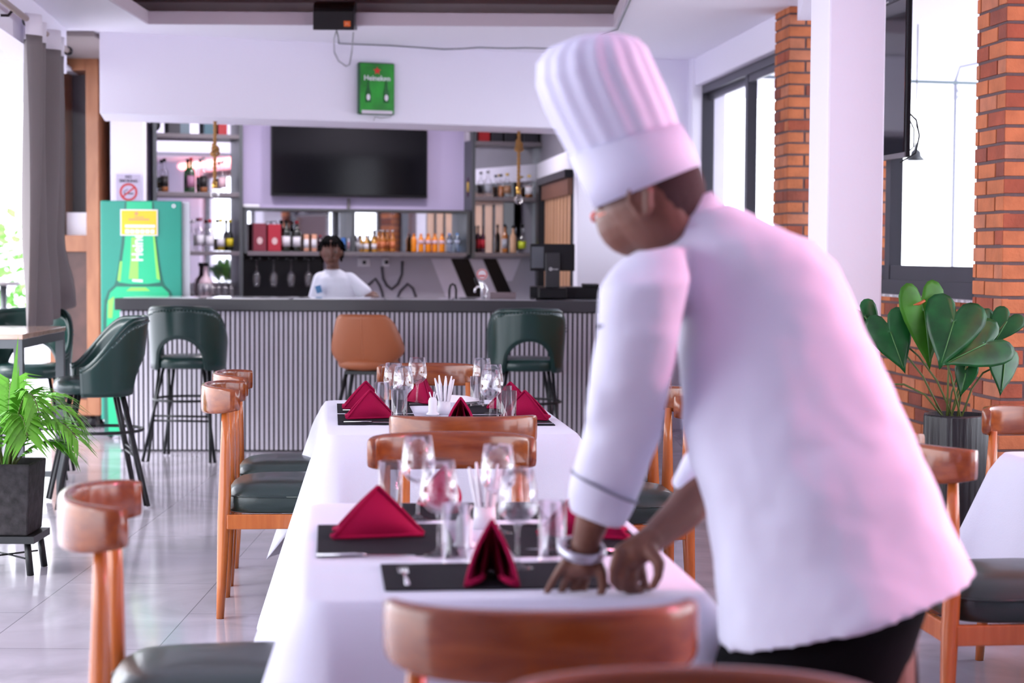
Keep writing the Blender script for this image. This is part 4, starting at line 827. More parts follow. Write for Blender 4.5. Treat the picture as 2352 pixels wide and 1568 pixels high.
# ================================================================== TABLES AND CLOTHS
def table(name, label, cx, cy, w_, l_, rz):
    t = thing(name, label, 'table', (cx, cy, 0), rz, 'dining tables under white cloths')
    MB().box(-w_/2+.01, w_/2-.01, -l_/2+.01, l_/2-.01, .695, .72).build('tabletop', M_CHAIRW, t, bevel=.004)
    for sx in (-1, 1):
        MB().box(sx*(w_/2-.18)-.025, sx*(w_/2-.18)+.025, -l_/2+.12, -l_/2+.17, .0, .695).box(sx*(w_/2-.18)-.025, sx*(w_/2-.18)+.025, l_/2-.17, l_/2-.12, 0, .695).box(sx*(w_/2-.18)-.025, sx*(w_/2-.18)+.025, -l_/2+.17, l_/2-.17, 0, .05).build('leg', M_BLACKM, t)
    return t
def cloth(label, cx, cy, w_, l_, rz, over=.38, seed=1, corner=.20, side_fl=.03):
    rnd = random.Random(seed); mb = MB(); rs = []; hw, hl = w_/2, l_/2; R = .045; per = []
    # perimeter samples with outward normals
    def arc(cx_, cy_, a0): 
        for k in range(17): a = a0+PI/2*k/16; per.append((Vector((cx_+R*math.cos(a), cy_+R*math.sin(a), 0)), Vector((math.cos(a), math.sin(a), 0)), math.sin(PI*k/16)))
    def line(p, q, n, m):
        for k in range(1, m): s = k/m; e = min(s, 1-s)*(Vector(q)-Vector(p)).length; per.append((Vector(p).lerp(Vector(q), s), Vector(n), -e))
    arc(hw-R, hl-R, 0); line((hw-R, hl, 0), (-hw+R, hl, 0), (0, 1, 0), 46); arc(-hw+R, hl-R, PI/2); line((-hw, hl-R, 0), (-hw, -hl+R, 0), (-1, 0, 0), 66)
    arc(-hw+R, -hl+R, PI); line((-hw+R, -hl, 0), (hw-R, -hl, 0), (0, -1, 0), 46); arc(hw-R, -hl+R, 1.5*PI); line((hw, -hl+R, 0), (hw, hl-R, 0), (1, 0, 0), 66)
    n = len(per); ph = [rnd.uniform(0, 6) for _ in range(4)]
    cor = []; s_ = 0; arcl = []
    for i, (p, nn, c_) in enumerate(per):
        cor.append(1.0 if c_ >= 0 and c_ > .0 else math.exp(c_/.10) if c_ < 0 else 1.0); arcl.append(s_); s_ += (per[(i+1) % n][0]-p).length
    cor = [min(1, c) for c in cor]
    def ring(f):    # f<0: inside the top, 0..1 down the skirt
        out = []
        for i, (p, nn, _) in enumerate(per):
            c_ = cor[i]; al = arcl[i]
            if f < 0: out.append(Vector((p.x*(1+f), p.y*(1+f), .7285+.0012*math.sin(al*30+f*20)*(-f)))); continue
            if f < .02: out.append(Vector((p.x, p.y, .727))+nn*.004); continue
            wave = math.sin(al*15+ph[0])*.5+math.sin(al*27+ph[1])*.3+math.sin(al*41+ph[2])*.2
            scal = .006*abs(math.sin(al*55)) if f > .97 else 0
            drop = (over+corner*c_**1.3)*f; outw = .010+f*(side_fl+.185*c_**1.5)+wave*.020*f**1.2*(1-.2*c_)+.016*min(1, f*8)
            out.append(Vector((p.x, p.y, .725-drop-scal))+nn*outw)
        return out
    rs = [ring(f) for f in (-.999, -.7, -.4, -.2, -.1, -.04, -.012, .005, .03, .07, .13, .2, .3, .4, .5, .6, .7, .8, .9, .96, 1.0)]
    # rounded edge between top and skirt
    for i, r in enumerate(rs[8]): pass
    mb.rings(rs, 0, True, False, True); o = mb.build('tablecloth', M_CLOTH, None, solid=.003)
    o.location = (cx, cy, 0); o.rotation_euler = (0, 0, rz); return tag(o, label, 'tablecloth', 'white tablecloths')
table('dining_table', 'dining table the chef leans over, under a white cloth', -.066, 3.80, .73, 1.25, PSI)
table('dining_table', 'dining table further back, laid under a white cloth', -.274, 6.79, .86, 1.44, PSI)
table('dining_table', 'dining table at the right edge with black metal legs', 2.06, 4.98, .86, 1.44, PSI)
cloth('white tablecloth on the near table under the chef\'s hands', -.066, 3.80, .73, 1.25, PSI, .42, 3, .16, .012)
cloth('white tablecloth on the far laid table', -.274, 6.79, .86, 1.44, PSI, .385, 8, .27, .035)
cloth('white tablecloth on the table at the right edge', 2.06, 4.98, .86, 1.44, PSI, .34, 5, .12, .03)
TZ = .7315
# placemats
def pmat(X, D, w_, l_, lb, m=0):
    o = MB().box(-w_/2, w_/2, -l_/2, l_/2, 0, .0022).build('placemat', M_MAT); o.location = (X, D, TZ); o.rotation_euler = (0, 0, PSI); tag(o, lb, 'placemat', 'charcoal placemats'); return o
def RX(X0, D0_, D): return X0-TA*(D-D0_)
xl = lambda D: -.63-TA*(D-6.07)+.04       # far table left rim for mats
pmat(xl(6.59)+.145, 6.59, .29, .41, 'charcoal placemat on the far table, left side, nearer of the two'); pmat(xl(7.06)+.145, 7.065, .29, .41, 'charcoal placemat on the far table, left side, further of the two')
xr_ = lambda D: .231-TA*(D-6.07)-.04
pmat(xr_(6.59)-.145, 6.59, .29, .41, 'charcoal placemat on the far table, right side, nearer of the two'); pmat(xr_(7.06)-.145, 7.065, .29, .41, 'charcoal placemat on the far table, right side, further of the two')
pmat(-.22, 6.25, .40, .27, 'charcoal placemat at the near end of the far table'); pmat(-.345, 7.34, .40, .26, 'charcoal placemat at the far end of the far table')
pmat(-.396+.145-.02, 3.82, .29, .42, 'charcoal placemat on the left side of the near table'); pmat(.13, 3.84, .29, .42, 'charcoal placemat on the right side of the near table behind the tumbler')
pmat(-.035, 3.395, .42, .275, 'charcoal placemat at the near end of the table under the chef\'s fingers'); pmat(-.135, 4.25, .42, .27, 'charcoal placemat at the far end of the near table')
# napkins: pyramid fold, mouth towards the seat (local -Y), tail at +Y
def make_napkin(label):
    L, h, wf = .18, .105, .048; m = MB()
    A = Vector((0, 0, h)); T = Vector((0, .092, .004)); 
    for sx in (-1, 1):
        Ft = Vector((sx*wf, -.088, .003)); n = 8; base = []
        vs = []; rows = []
        for i in range(n+1):       # between spine (A..T) and foot line (Ft..T)
            s = i/n; a = A.lerp(T, s); b = Ft.lerp(T+Vector((sx*.012, 0, 0)), s); row = []
            for j in range(n+1):
                q = j/n; p = a.lerp(b, q); bul = math.sin(PI*q)*math.sin(PI*min(1, s*.9+.12))*.016; p += Vector((sx*bul, 0, bul*.5)); row.append(p)
            rows.append(row)
        th = Vector((-sx*.006, 0, -.002)); inner = [[p+th for p in r] for r in rows]
        m.rings(rows, 0, True, False, False); m.rings([[p for p in r] for r in inner], 0, True, False, False)
        m.tube(rows[0], .0042, 6); m.tube([r[-1] for r in rows], .0042, 6)
        m.tube([Vector((sx*wf*.9, -.090, .006)), Vector((sx*wf*.55, -.075, .010)), Vector((sx*wf*.35, -.05, .012))], .006, 6)
        inn = [Vector((sx*wf*.5, -.06, .004)), A+Vector((sx*.004, .006, -.012)), T]
        m.add(inn, [(0, 1, 2)])
    m.tube([A, A.lerp(T, .5)+Vector((0, 0, .001)), T], .0045, 6)
    o = m.build('napkin', M_NAP); return tag(o, label, 'napkin', 'crimson napkins')
nk0 = make_napkin('crimson napkin on the left placemat of the near table'); nk0.scale = (1.15, 1.08, 1.02)
def nap(X, D, rz, lb, sc_=(1.1, 1, 1)):
    c = nk0.copy(); C.objects.link(c); c.location = (X, D, TZ+.003); c.rotation_euler = (0, 0, rz); c.scale = sc_; c['label'] = lb
W_ = -PI/2          # mouth to the left
a = Pz(868, 1232, TZ); nk0.location = (a.x, a.y, TZ+.003); nk0.rotation_euler = (0, 0, W_+.05)
a = Pz(1129, 1335, TZ); nap(a.x, a.y+.01, .02, 'crimson napkin standing at the near end of the table, mouth towards the camera', (1.0, .95, 1.05))
a = Pz(1338, 1232, TZ); nap(a.x, a.y, PI/2, 'crimson napkin right of the tumbler on the near table', (1.15, 1.08, 1.02))
a = Pz(1030, 1150, TZ); nap(a.x, 4.27, PI+.25, 'crimson napkin at the far end of the near table behind the glasses', (1.05, 1, 1.0))
a = Pz(850, 962, TZ); nap(a.x, 6.62, W_+.12, 'crimson napkin on the left of the far table, in front'); a = Pz(840, 938, TZ); nap(a.x, 7.05, W_+.1, 'crimson napkin on the left of the far table, behind')
a = Pz(1205, 962, TZ); nap(a.x, 6.62, -W_-.1, 'crimson napkin on the right of the far table, in front'); a = Pz(1172, 938, TZ); nap(a.x, 7.05, -W_-.1, 'crimson napkin on the right of the far table, behind')
a = Pz(1062, 970, TZ); nap(a.x, 6.28, .03, 'crimson napkin at the near end of the far table, peak above the chair rail'); a = Pz(975, 925, TZ); nap(a.x, 7.32, PI+.35, 'crimson napkin at the far end of the far table beside the salt holder')
# cutlery
def make_fork(label):
    t = thing('fork', label, 'fork', (0, 0, 0), 0, 'forks on the placemats')
    MB().tube([(0, -.09, .003), (0, -.03, .006), (0, .02, .004), (0, .035, .003)], [.005, .0035, .003, .006], 8, flat=.35, up=(0, 0, 1)).build('handle', M_STEEL, t)
    m = MB().box(-.010, .010, .033, .055, .002, .0035)
    for k in range(4): m.box(-.010+k*.0058, -.0075+k*.0058, .055, .09, .002, .0035)
    m.build('tines', M_STEEL, t); return t
def make_knife(label):
    t = thing('knife', label, 'knife', (0, 0, 0), 0, 'knives on the placemats')
    MB().tube([(0, -.10, .003), (0, -.02, .005), (0, .0, .004)], [.006, .005, .004], 8, flat=.4, up=(0, 0, 1)).build('handle', M_STEEL, t)
    MB().prism([(-.001, 0), (.008, .004), (.009, .08), (.002, .10), (-.001, .09)], .002, .0035).build('blade', M_STEEL, t); return t
fk = make_fork('steel fork on the near-end placemat, left of the standing napkin'); kf = make_knife('steel knife on the left placemat of the near table, towards the camera')
a = Pz(930, 1330, TZ); fk.location = (a.x, a.y, TZ+.003); fk.rotation_euler = (0, 0, .12)
a = Pz(840, 1283, TZ); kf.location = (a.x, a.y+.01, TZ+.003); kf.rotation_euler = (0, 0, -PI/2)
for X, D, lb in ((xl(6.42)+.12, 6.43, 'steel knife on the front left placemat of the far table'), (xl(6.9)+.12, 6.91, 'steel knife on the rear left placemat of the far table'), (xr_(6.43)-.1, 6.43, 'steel knife on the front right placemat of the far table')):
    dup(kf, (X, D, TZ+.003), -PI/2, lb)
dup(fk, (xl(6.76)+.12, 6.765, TZ+.003), PI/2, 'steel fork on the left side of the far table between napkin and mat edge')
dup(fk, (.10, 4.02, TZ+.003), PI/2, 'steel fork on the right placemat of the near table')
dup(kf, (.13, 3.67, TZ+.003), PI/2, 'steel knife on the right placemat of the near table'); 
# glassware
WG = [(960, 1195, .196, 'wine glass at the back left of the near table, above the tumbler'), (1008, 1276, .198, 'wine glass at the front left of the near table'),
      (1143, 1225, .196, 'wine glass at the back right of the near table behind the cutlery holder'), (1188, 1305, .198, 'wine glass at the front right of the near table, in front of all other glasses')]
wg0 = None
for px, py, H, lb in WG:
    a = Pz(px, py, TZ)
    if wg0 is None: wg0 = stemglass('wine_glass', lb, (a.x, a.y, TZ), .197, .040, 'wine glasses on the tables')
    else: dup(wg0, (a.x, a.y, TZ), 0, lb)
for px, py, lb in ((958, 928, 'tall wine glass at the back of the far table, left of the napkin'), (904, 946, 'wine glass at the left of the far table, left of the group'), (926, 957, 'wine glass on the far table, front of the left group'),
                   (1107, 930, 'wine glass on the far table, tallest of the right group'), (1132, 950, 'wine glass on the far table, middle of the right group'), (1126, 968, 'wine glass on the far table, front of the right group')):
    a = Pz(px, py, TZ); dup(wg0, (a.x, a.y, TZ), 0, lb, scale=(1, 1, .97))
GT = 'highball tumblers on the tables'; a = Pz(896, 1175, TZ); tg0 = tumbler((a.x, a.y, TZ), .029, .122, 'ribbed highball tumbler behind the left napkin on the near table', GT)
for px, py, lb in ((1008, 1292, 'highball tumbler around the front left wine glass of the near table'), (1268, 1288, 'highball tumbler on the near table beside the chef\'s bracelet'), (917, 972, 'highball tumbler on the far table at the left, nearest the chair rail'),
                   (905, 951, 'highball tumbler on the far table, back left'), (1096, 934, 'highball tumbler on the far table, back right'), (1168, 974, 'highball tumbler on the far table, right of all glasses'), (1139, 962, 'highball tumbler on the far table between the right-hand wine glasses')):
    a = Pz(px, py, TZ)
    if px == 1008: a.x += .035; a.y -= .02
    if px == 905: a.x -= .045
    if px == 1139: a.x += .03; a.y += .03
    dup(tg0, (a.x, a.y, TZ), 0, lb)
# paper-sleeved cutlery holders and salt/toothpick holders
def holder(a, lb, sc_=1):
    t = thing('cutlery_holder', lb, 'holder', (a.x, a.y, TZ), 0, 'holders of white paper sleeves'); rnd = random.Random(4)
    MB().lathe([(0, 0), (.026, 0), (.024, .05), (.022, .05), (.020, .006), (0, .006)], n=16, cap=True).build('cup', M_WHITE, t)
    for k in range(9):
        an = 2*PI*k/9; r = .010; p0 = Vector((r*math.cos(an), r*math.sin(an), .01)); p1 = p0+Vector((.020*math.cos(an), .012*math.sin(an), .10)); p2 = p1+Vector((.008*math.cos(an), .003*math.sin(an), .03+rnd.uniform(-.012, .012)))
        MB().tube([p0, p0.lerp(p1, .5), p1, p2], [.007, .011, .0125, .005], 8, flat=.5).build('paper_sleeve', M_PAPER, t)
    return t
def salt(a, lb):
    t = thing('toothpick_holder', lb, 'holder', (a.x, a.y, TZ), 0, 'white toothpick holders')
    MB().lathe([(0, 0), (.024, 0), (.025, .006), (.017, .012), (.017, .055), (.013, .066), (.006, .068)], n=18, cap=True).build('body', M_WHITE, t)
    for k in range(5): an = 2*PI*k/5; MB().tube([(.005*math.cos(an), .005*math.sin(an), .06), (.016*math.cos(an), .010*math.sin(an), .088)], .0022, 6).build('toothpick_sleeve', M_PAPER, t)
    return t
holder(Pz(1113, 1212, TZ), 'cup of white paper-sleeved cutlery in the middle of the near table'); holder(Pz(1020, 950, TZ), 'cup of white paper-sleeved cutlery in the middle of the far table')
salt(Pz(1066, 1255, TZ), 'white toothpick holder left of the cutlery cup on the near table'); salt(Pz(994, 953, TZ), 'white toothpick holder left of the cutlery cup on the far table')
a = Pz(1052, 935, TZ); nm = MB(); nm.rings([[a+Vector((x, y, z)) for x, y, z in r] for r in (((-.05, .0, .0), (-.05, -.02, .02), (-.04, .01, .05)), ((.03, 0, .01), (.03, -.015, .022), (.035, .01, .045)), ((.085, 0, .022), (.085, -.004, .026), (.086, .004, .034)))], 0, False)
tag(nm.build('paper_napkin', M_PAPER), 'folded white paper napkin pointing right behind the cutlery cup', 'napkin')
# ================================================================== BAR STOOLS
def make_stool(label, leather, group=None):
    t = thing('bar_stool', label, 'bar stool', (0, 0, 0), 0, group)
    N = 49; ang = 118
    def ztop(a): s = max(0, (abs(a)-45)/(ang-45)); return .985-.255*(s*s*(3-2*s))-.008*(abs(a)/45 if abs(a) < 45 else 1)
    def pt(a, z):
        r = math.radians(a); fl = 1+.10*(z-.62)/.36; return Vector((.226*math.sin(r)*fl, -.215*math.cos(r)*fl-.02*(z-.6)/.38*math.cos(r), z))
    up = MB(); rows = []; zlow_edge = []
    K = 10
    cols = []
    for i in range(N):
        a = -ang+2*ang*i/(N-1); zl = .60 if abs(a) > 44 else .60+.205*math.sqrt(max(0, 1-(a/44)**2))
        if abs(a) <= 44: zl = max(zl, .60)
        cols.append([pt(a, zl+(ztop(a)-zl)*j/K) for j in range(K+1)])
    up.rings(cols, 0, True, False, False); sh = up.build('backrest', leather, t, solid=.032)
    MB().tube([c[-1]+Vector((0, 0, .006)) for c in cols], .017, 8).build('top_piping', leather, sh)
    MB().tube([c[0] for c in cols], .012, 8).build('lower_piping', leather, sh)
    nm_ = MB()
    for c in cols[8:-8]: p = c[-2]; d = Vector((p.x, p.y, 0)).normalized(); nm_.ell(p+d*.019+Vector((0, 0, .012)), (.005, .005, .005), 6, 4)
    nm_.build('stud_trim', mat('stud_metal', (.12, .18, .17), .3, .6), sh)
    def rr(s, z): return [Vector((math.copysign(abs(math.cos(a))**.75, math.cos(a))*.205*s, .015+math.copysign(abs(math.sin(a))**.75, math.sin(a))*.205*s, z)) for a in [2*PI*k/32 for k in range(32)]]
    MB().rings([rr(.9, .600), rr(1, .612), rr(1.01, .645), rr(.97, .668), rr(.86, .680), rr(.5, .686), rr(.02, .687)]).build('seat', leather, t)
    ft = [(-.235, -.235), (.235, -.235), (.235, .235), (-.235, .235)]; tp_ = [(-.13, -.12), (.13, -.12), (.13, .12), (-.13, .12)]
    for (fx, fy), (tx, ty) in zip(ft, tp_):
        MB().tube([(tx, ty, .605), (fx, fy, .012), (fx*.86, fy*.96, .012), (tx*1.25, ty*.9, .60)], .0105, 8).build('leg', M_BLACKM, t)
    rg = MB(); rg.tube([(.222*math.cos(2*PI*k/40), -.02+.222*math.sin(2*PI*k/40), .40) for k in range(41)], .0085, 8)
    rg.build('foot_ring', M_BLACKM, t)
    fb = MB()
    for z in (.30, .27): fb.tube([(-.18, -.175, z), (.18, -.175, z)], .007, 8)
    fb.build('stretcher', M_BLACKM, t); return t
GSX = 'dark green leather bar stools'
s0 = make_stool('dark green leather bar stool at the left end of the counter', M_STOOLG, GSX)
a = P(434, 1040, 11.5); place(s0, a.x, 11.5, -.10); a = P(1206, 1040, 11.45)
dup(s0, (a.x, 11.45, 0), .10, 'dark green leather bar stool at the counter in front of the till')
a = P(222, 900, 9.45); dup(s0, (a.x, 9.45, 0), PI/2+.35, 'dark green bar stool seen from the side at the high table on the left')
dup(s0, (-2.86, 10.55, 0), PI+.15, 'dark green bar stool behind the high table, its back cut by the left edge')
# tan stool
t = thing('bar_stool', 'tan leather bucket bar stool in the middle of the counter', 'bar stool', (0, 0, 0), 0)
cols = []
for i in range(33):
    a = -100+200*i/32; r = math.radians(a); col = []
    for j in range(13):
        s = j/12; z = .60+.355*s; wid = .235-.045*s**1.5-.08*(1-s)**6; dep = .16+.055*s-.06*(1-s)**3; hgt = z-(.16*(max(0, abs(a)-40)/60)**1.3)*s
        low = .075*(abs(a)/100)**2*(1-s)
        col.append(Vector((wid*math.copysign(abs(math.sin(r))**.8, math.sin(r)), -dep*math.copysign(abs(math.cos(r))**.7, math.cos(r)), hgt+low)))
    cols.append(col)
sh = MB().rings(cols, 0, True, False, False).build('backrest', M_STOOLB, t, solid=.028)
MB().tube([c+Vector((0, -.015, 0)) for c in cols[16]], .0025, 6).build('seam', mat('tan_seam', (.5, .18, .08), .5), sh)
def rr2(s, z): return [Vector((math.cos(a)*.20*s, .02+math.sin(a)*.19*s, z)) for a in [2*PI*k/28 for k in range(28)]]
MB().rings([rr2(.7, .592), rr2(.95, .61), rr2(1, .64), rr2(.9, .67), rr2(.02, .675)]).build('seat', M_STOOLB, t)
MB().box(-.13, .13, -.12, .12, .568, .59).build('mount_plate', M_BLACKM, t)
for sx in (-1, 1):
    for sy in (-1, 1): MB().tube([(sx*.12, sy*.10, .585), (sx*.225, sy*.21, .01)], [.014, .010], 8).build('leg', M_BLACKM, t)
MB().tube([(-.19, -.172, .22), (.19, -.172, .22)], .008, 8).tube([(-.19, .172, .22), (.19, .172, .22)], .008, 8).build('stretcher', M_BLACKM, t)
a = P(845, 1040, 11.5); place(t, a.x, 11.5, -.12)
# high table at the left
t = thing('high_table', 'high bar table with a pale wooden top and black square legs at the left edge', 'table', (-2.95, 9.35, 0), PSI*.3)
MB().box(-.50, .50, -.49, .49, .905, .932).build('tabletop', woodmat('pale_glossy_wood', (.42, .26, .18), (.60, .42, .32), .12, .8, (3, 14, 8)), t, bevel=.003)
MB().box(-.495, .495, -.485, -.445, .86, .905).box(-.495, .495, .445, .485, .86, .905).box(-.495, -.455, -.445, .445, .86, .905).box(.455, .495, -.445, .445, .86, .905).build('frame', M_GREYM, t)
for sx in (-1, 1):
    for sy in (-1, 1): MB().box(sx*.474-.022, sx*.474+.022, sy*.464-.022, sy*.464+.022, 0, .86).build('leg', M_GREYM, t)
MB().box(-.452, .452, .444, .484, .10, .13).box(-.452, .452, -.484, -.444, .10, .13).build('foot_rail', M_GREYM, t)
# ================================================================== PLANTS
D = 7.37; a = P(8, 1320, D)
t = thing('planter_stand', 'black metal plant stand with splayed legs at the left edge', 'stand', (a.x-.01, D+.1, 0))
st = MB(); st.box(-.145, .145, -.13, .13, .135, .165); st.build('tray', M_BLACKM, t)
for sx in (-1, 1):
    for sy in (-1, 1): MB().tube([(sx*.11, sy*.10, .137), (sx*.125, sy*.11, 0)], .015, 4).build('leg', M_BLACKM, t)
MB().tube([(-.1, -.1, .07), (.1, .1, .07)], .004, 6).tube([(.1, -.1, .07), (-.1, .1, .07)], .004, 6).build('brace', M_BLACKM, t)
t = thing('potted_palm', 'palm in a rough black square pot at the left edge', 'potted plant', (a.x-.01, D+.1, .166))
pm = MB(); pm.rings([[Vector((sx*s, sy*s, z)) for sx, sy in ((-1, -1), (1, -1), (1, 1), (-1, 1))] for s, z in ((.115, 0), (.132, .30), (.118, .30), (.110, .25))], 0, False, True)
pm.build('pot', mat('rough_black_stone', (.022, .020, .022), .85, bump=1.0, bscale=18, var=.5, vscale=30), t, bevel=.008)
MB().box(-.11, .11, -.11, .11, .22, .255).build('soil', mat('dark_soil', (.02, .014, .01), .95, bump=.8), t)
rnd = random.Random(12)
def frond(base, az, L, rise, seed, lw=.017, ll=.17, drp=1.0):
    rn = random.Random(seed); b = Vector(base); d = Vector((math.cos(az), math.sin(az), 0)); pts = []
    for i in range(15):
        s = i/14; pts.append(b+d*(L*.85*s**1.25)+Vector((0, 0, rise*(s*1.55-1.05*drp*s*s*s))))
    m = MB(); m.tube(pts, [.0045*(1-.7*i/14)+.001 for i in range(15)], 6, mi=1)
    for i in range(3, 15):
        for hf in (0, .5):
            if i == 14 and hf: continue
            p = pts[i].lerp(pts[min(14, i+1)], hf); tg = (pts[min(14, i+1)]-pts[i-1]).normalized(); sd = tg.cross(Vector((0, 0, 1))).normalized()
            l = ll*(.55+.6*math.sin(PI*min(1, (i-2)/12.5)))*rn.uniform(.85, 1.15)
            for s in (-1, 1):
                dr = (sd*s*.75+tg*.75+Vector((0, 0, .12))).normalized(); q1 = p+dr*l*.5+Vector((0, 0, -.015)); q2 = p+dr*l+Vector((0, 0, -.07*l/.15)); wv = tg.cross(dr).cross(dr).normalized()*lw*.5
                m.add([p, p+dr*l*.18+wv, q1+wv, q2, q1-wv, p+dr*l*.18-wv], [(0, 1, 5), (1, 2, 4, 5), (2, 3, 4)], 0, False)
    return m
for k, (az, L, rise) in enumerate(((.15, .34, .36), (-.35, .38, .30), (.6, .30, .42), (-1.0, .30, .34), (2.6, .30, .45), (3.4, .36, .34), (1.7, .22, .50), (-.05, .30, .17), (-2.0, .3, .3), (-.7, .26, .46))):
    frond((.02*math.cos(az), .02*math.sin(az), .26), az, L, rise, k, ll=.15).build('frond', [M_LEAF, M_STEM], t)
for k, (x, y_, dx, h_) in enumerate(((.0, -.02, .06, .58), (-.03, 0, -.05, .52), (.02, .02, .03, .46), (-.02, -.03, .12, .42))):
    m = MB(); b = Vector((x, y_, .25)); tp3 = b+Vector((dx, -.01, h_)); md = b.lerp(tp3, .6); m.add([b+Vector((-.004, 0, 0)), md+Vector((-.014, 0, 0)), tp3, md+Vector((.014, .003, 0)), b+Vector((.004, 0, 0))], [(0, 1, 3, 4), (1, 2, 3)]); m.build('young_leaf', M_LEAF, t)
# anthurium in a tall black planter by the brick pillar
D = 6.72; a = P(2197, 950, D); zt4 = a.z
t = thing('potted_anthurium', 'glossy heart-leaved plant in a tall black ribbed planter by the brick wall', 'potted plant', (a.x, D, 0))
pf = [(.095, 0), (.115, .02), (.122, zt4*.6), (.120, zt4-.01), (.118, zt4), (.108, zt4), (.106, zt4-.04), (.0, zt4-.04)]; rs = []
for r, z in pf: rs.append([Vector(((r+(.0022*math.sin(k*PI/1.5) if r > .11 and z < zt4-.005 else 0))*math.cos(2*PI*k/96), (r+(.0022*math.sin(k*PI/1.5) if r > .11 and z < zt4-.005 else 0))*math.sin(2*PI*k/96), z)) for k in range(96)])
MB().rings(rs).build('planter', mat('black_ribbed_ceramic', (.010, .010, .012), .38, bump=.3, bscale=60, stretch=(1, 1, .1)), t)
MB().lathe([(0, zt4-.035), (.105, zt4-.03)], n=20).build('soil', mat('dark_soil', (.02, .014, .01)), t)
def heart(cen, W, H, rot, tilt, yaw, m, seed=0, curl=.13):
    rn = random.Random(seed); mb = MB(); n = 36; K = 7
    def rad(th):   # th=0 tip (down), pi = notch (up)
        return 1
    TB = [(0, -.68), (.07, -.56), (.19, -.43), (.34, -.26), (.46, -.08), (.53, .08), (.52, .21), (.44, .30), (.31, .345), (.18, .33), (.07, .27), (0, .15)]
    OL = [Vector((x*W, y_*H, 0)) for x, y_ in TB]+[Vector((-x*W, y_*H, 0)) for x, y_ in TB[-2:0:-1]]; n = len(OL)
    rows = []
    for j in range(K+1):
        q = j/K; row = []
        for i in range(n):
            x = OL[i].x*q; y_ = OL[i].y*q; th = math.atan2(x, -y_) if q > 0 else 0
            if q > .95: x *= 1+rn.uniform(-.015, .015)
            z = -curl*W*(q*q)*(.35+.5*abs(math.sin(th)))+.10*W*abs(math.sin(th*1.0))*q*.6+.012*W*math.sin(th*9)*q
            row.append(Vector((x, y_, z)))
        rows.append(row)
    Mx = Matrix.Translation(cen)@Matrix.Rotation(yaw, 4, 'Z')@Matrix.Rotation(PI/2-tilt, 4, 'X')@Matrix.Rotation(rot, 4, 'Z')
    rows = [[Mx@p for p in r] for r in rows]; mb.rings(rows, 0, True, False, True)
    # pale midrib
    ribs = [Mx@Vector((0, -H*.66*f*.98, -curl*W*f*f*.30+.004)) for f in (0, .3, .6, .9)]
    mb.tube(ribs, [.002, .0018, .0015, .001], 5, mi=1)
    return mb.build('leaf', [m, mat('leaf_vein', (.04, .16, .03), .4)], t, world=True, solid=.0015), Mx@Vector((0, 0, 0))
base0 = Vector((a.x, D, zt4-.03))
for k, (px, py, w_, h_, rot, tilt, yaw, dd, m) in enumerate(((2045, 785, 84, 142, .35, .15, -.2, -.02, M_ALEAF), (2122, 745, 92, 190, .12, .05, .3, -.06, M_ALEAF2), (2190, 765, 108, 165, -.30, .35, -.1, -.12, M_ALEAF), (2262, 818, 95, 175, -1.15, .5, .2, -.10, M_ALEAF), (2305, 850, 78, 110, -.25, .2, .5, .02, M_ALEAF), (2254, 755, 62, 80, .4, .2, .1, .06, M_ALEAF), (2312, 752, 60, 85, -.5, .3, -.2, .04, M_ALEAF), (2218, 870, 42, 80, -.2, .1, -.3, -.02, M_ALEAF), (1985, 740, 60, 90, .6, .1, 0, .05, M_ALEAF), (2000, 895, 60, 90, .7, .2, 0, .05, M_ALEAF))):
    c0 = P(px, py, D+dd); s = D/F_PX; c0 = c0+Vector((0, 0, h_*s*.16)); o, at = heart(c0, w_*s*1.2, h_*s*1.05, rot, tilt, yaw, m, k)
    b = base0+Vector((rnd.uniform(-.04, .04), rnd.uniform(-.04, .04), 0)); md = b.lerp(at, .55)+Vector((0, .02, .06)); MB().tube([b, b.lerp(md, .5)+Vector((0, 0, .03)), md, at], .0038, 6).build('stem', M_STEM, t, world=True)
fl = MB(); p = P(2124, 690, D-.1); q = P(2098, 700, D-.1); fl.tube([p, p.lerp(q, .5)+Vector((0, 0, -.004)), q], [.010, .013, .003], 8, flat=.5); fl.build('flower', mat('faded_orange_flower', (.42, .10, .025), .5), t, world=True)
# ================================================================== THE CHEF
def oring(L, R, hd_, n=28, e=.85, fold=0, ph=0, sp=None):
    c = (L+R)/2; mj = (R-L)/2; mn = Vector((0, 1, 0)); mn = (mn-mj.normalized()*mn.dot(mj.normalized())).normalized()*hd_
    if sp is not None: mn = mj.normalized().cross(sp.normalized()).normalized()*hd_
    out = []
    for k in range(n):
        a = 2*PI*k/n; f = 1+fold*math.sin(a*7+ph)
        out.append(c+mj*math.copysign(abs(math.cos(a))**e, math.cos(a))*f+mn*math.copysign(abs(math.sin(a))**e, math.sin(a))*f)
    return out
def cone_path(mb, pts, n=16):   # overlapping tapered capsules along [(point, radius)]
    for (p, r), (q, s) in zip(pts, pts[1:]): mb.cap(p, r, q, s, n)
    return mb
DC = 3.08
chef = thing('person', 'person in white chef jacket and tall pleated white hat leaning over the near table', 'person', (.58, DC, 0))
def Q(px, py, d=0): return P(px, py, DC+d)
b = MB()
hc = Q(1492, 452, .06)
tilt = Matrix.Rotation(math.radians(-24), 3, 'Y')
b.ell(hc, (.084, .080, .112), 22, 14, M=tilt)
b.ell(Q(1446, 505, .08), (.060, .058, .066), 18, 10, M=tilt)              # cheeks and jaw
b.ell(Q(1434, 545, .09), (.031, .038, .026), 14, 8); b.ell(Q(1410, 510, .11), (.030, .04, .034), 12, 8)     # chin, cheekbone
b.cap(Q(1398, 490, .12), .018, Q(1392, 522, .12), .013); b.cap(Q(1398, 545, .12), .012, Q(1408, 555, .12), .012)   # nose, lips
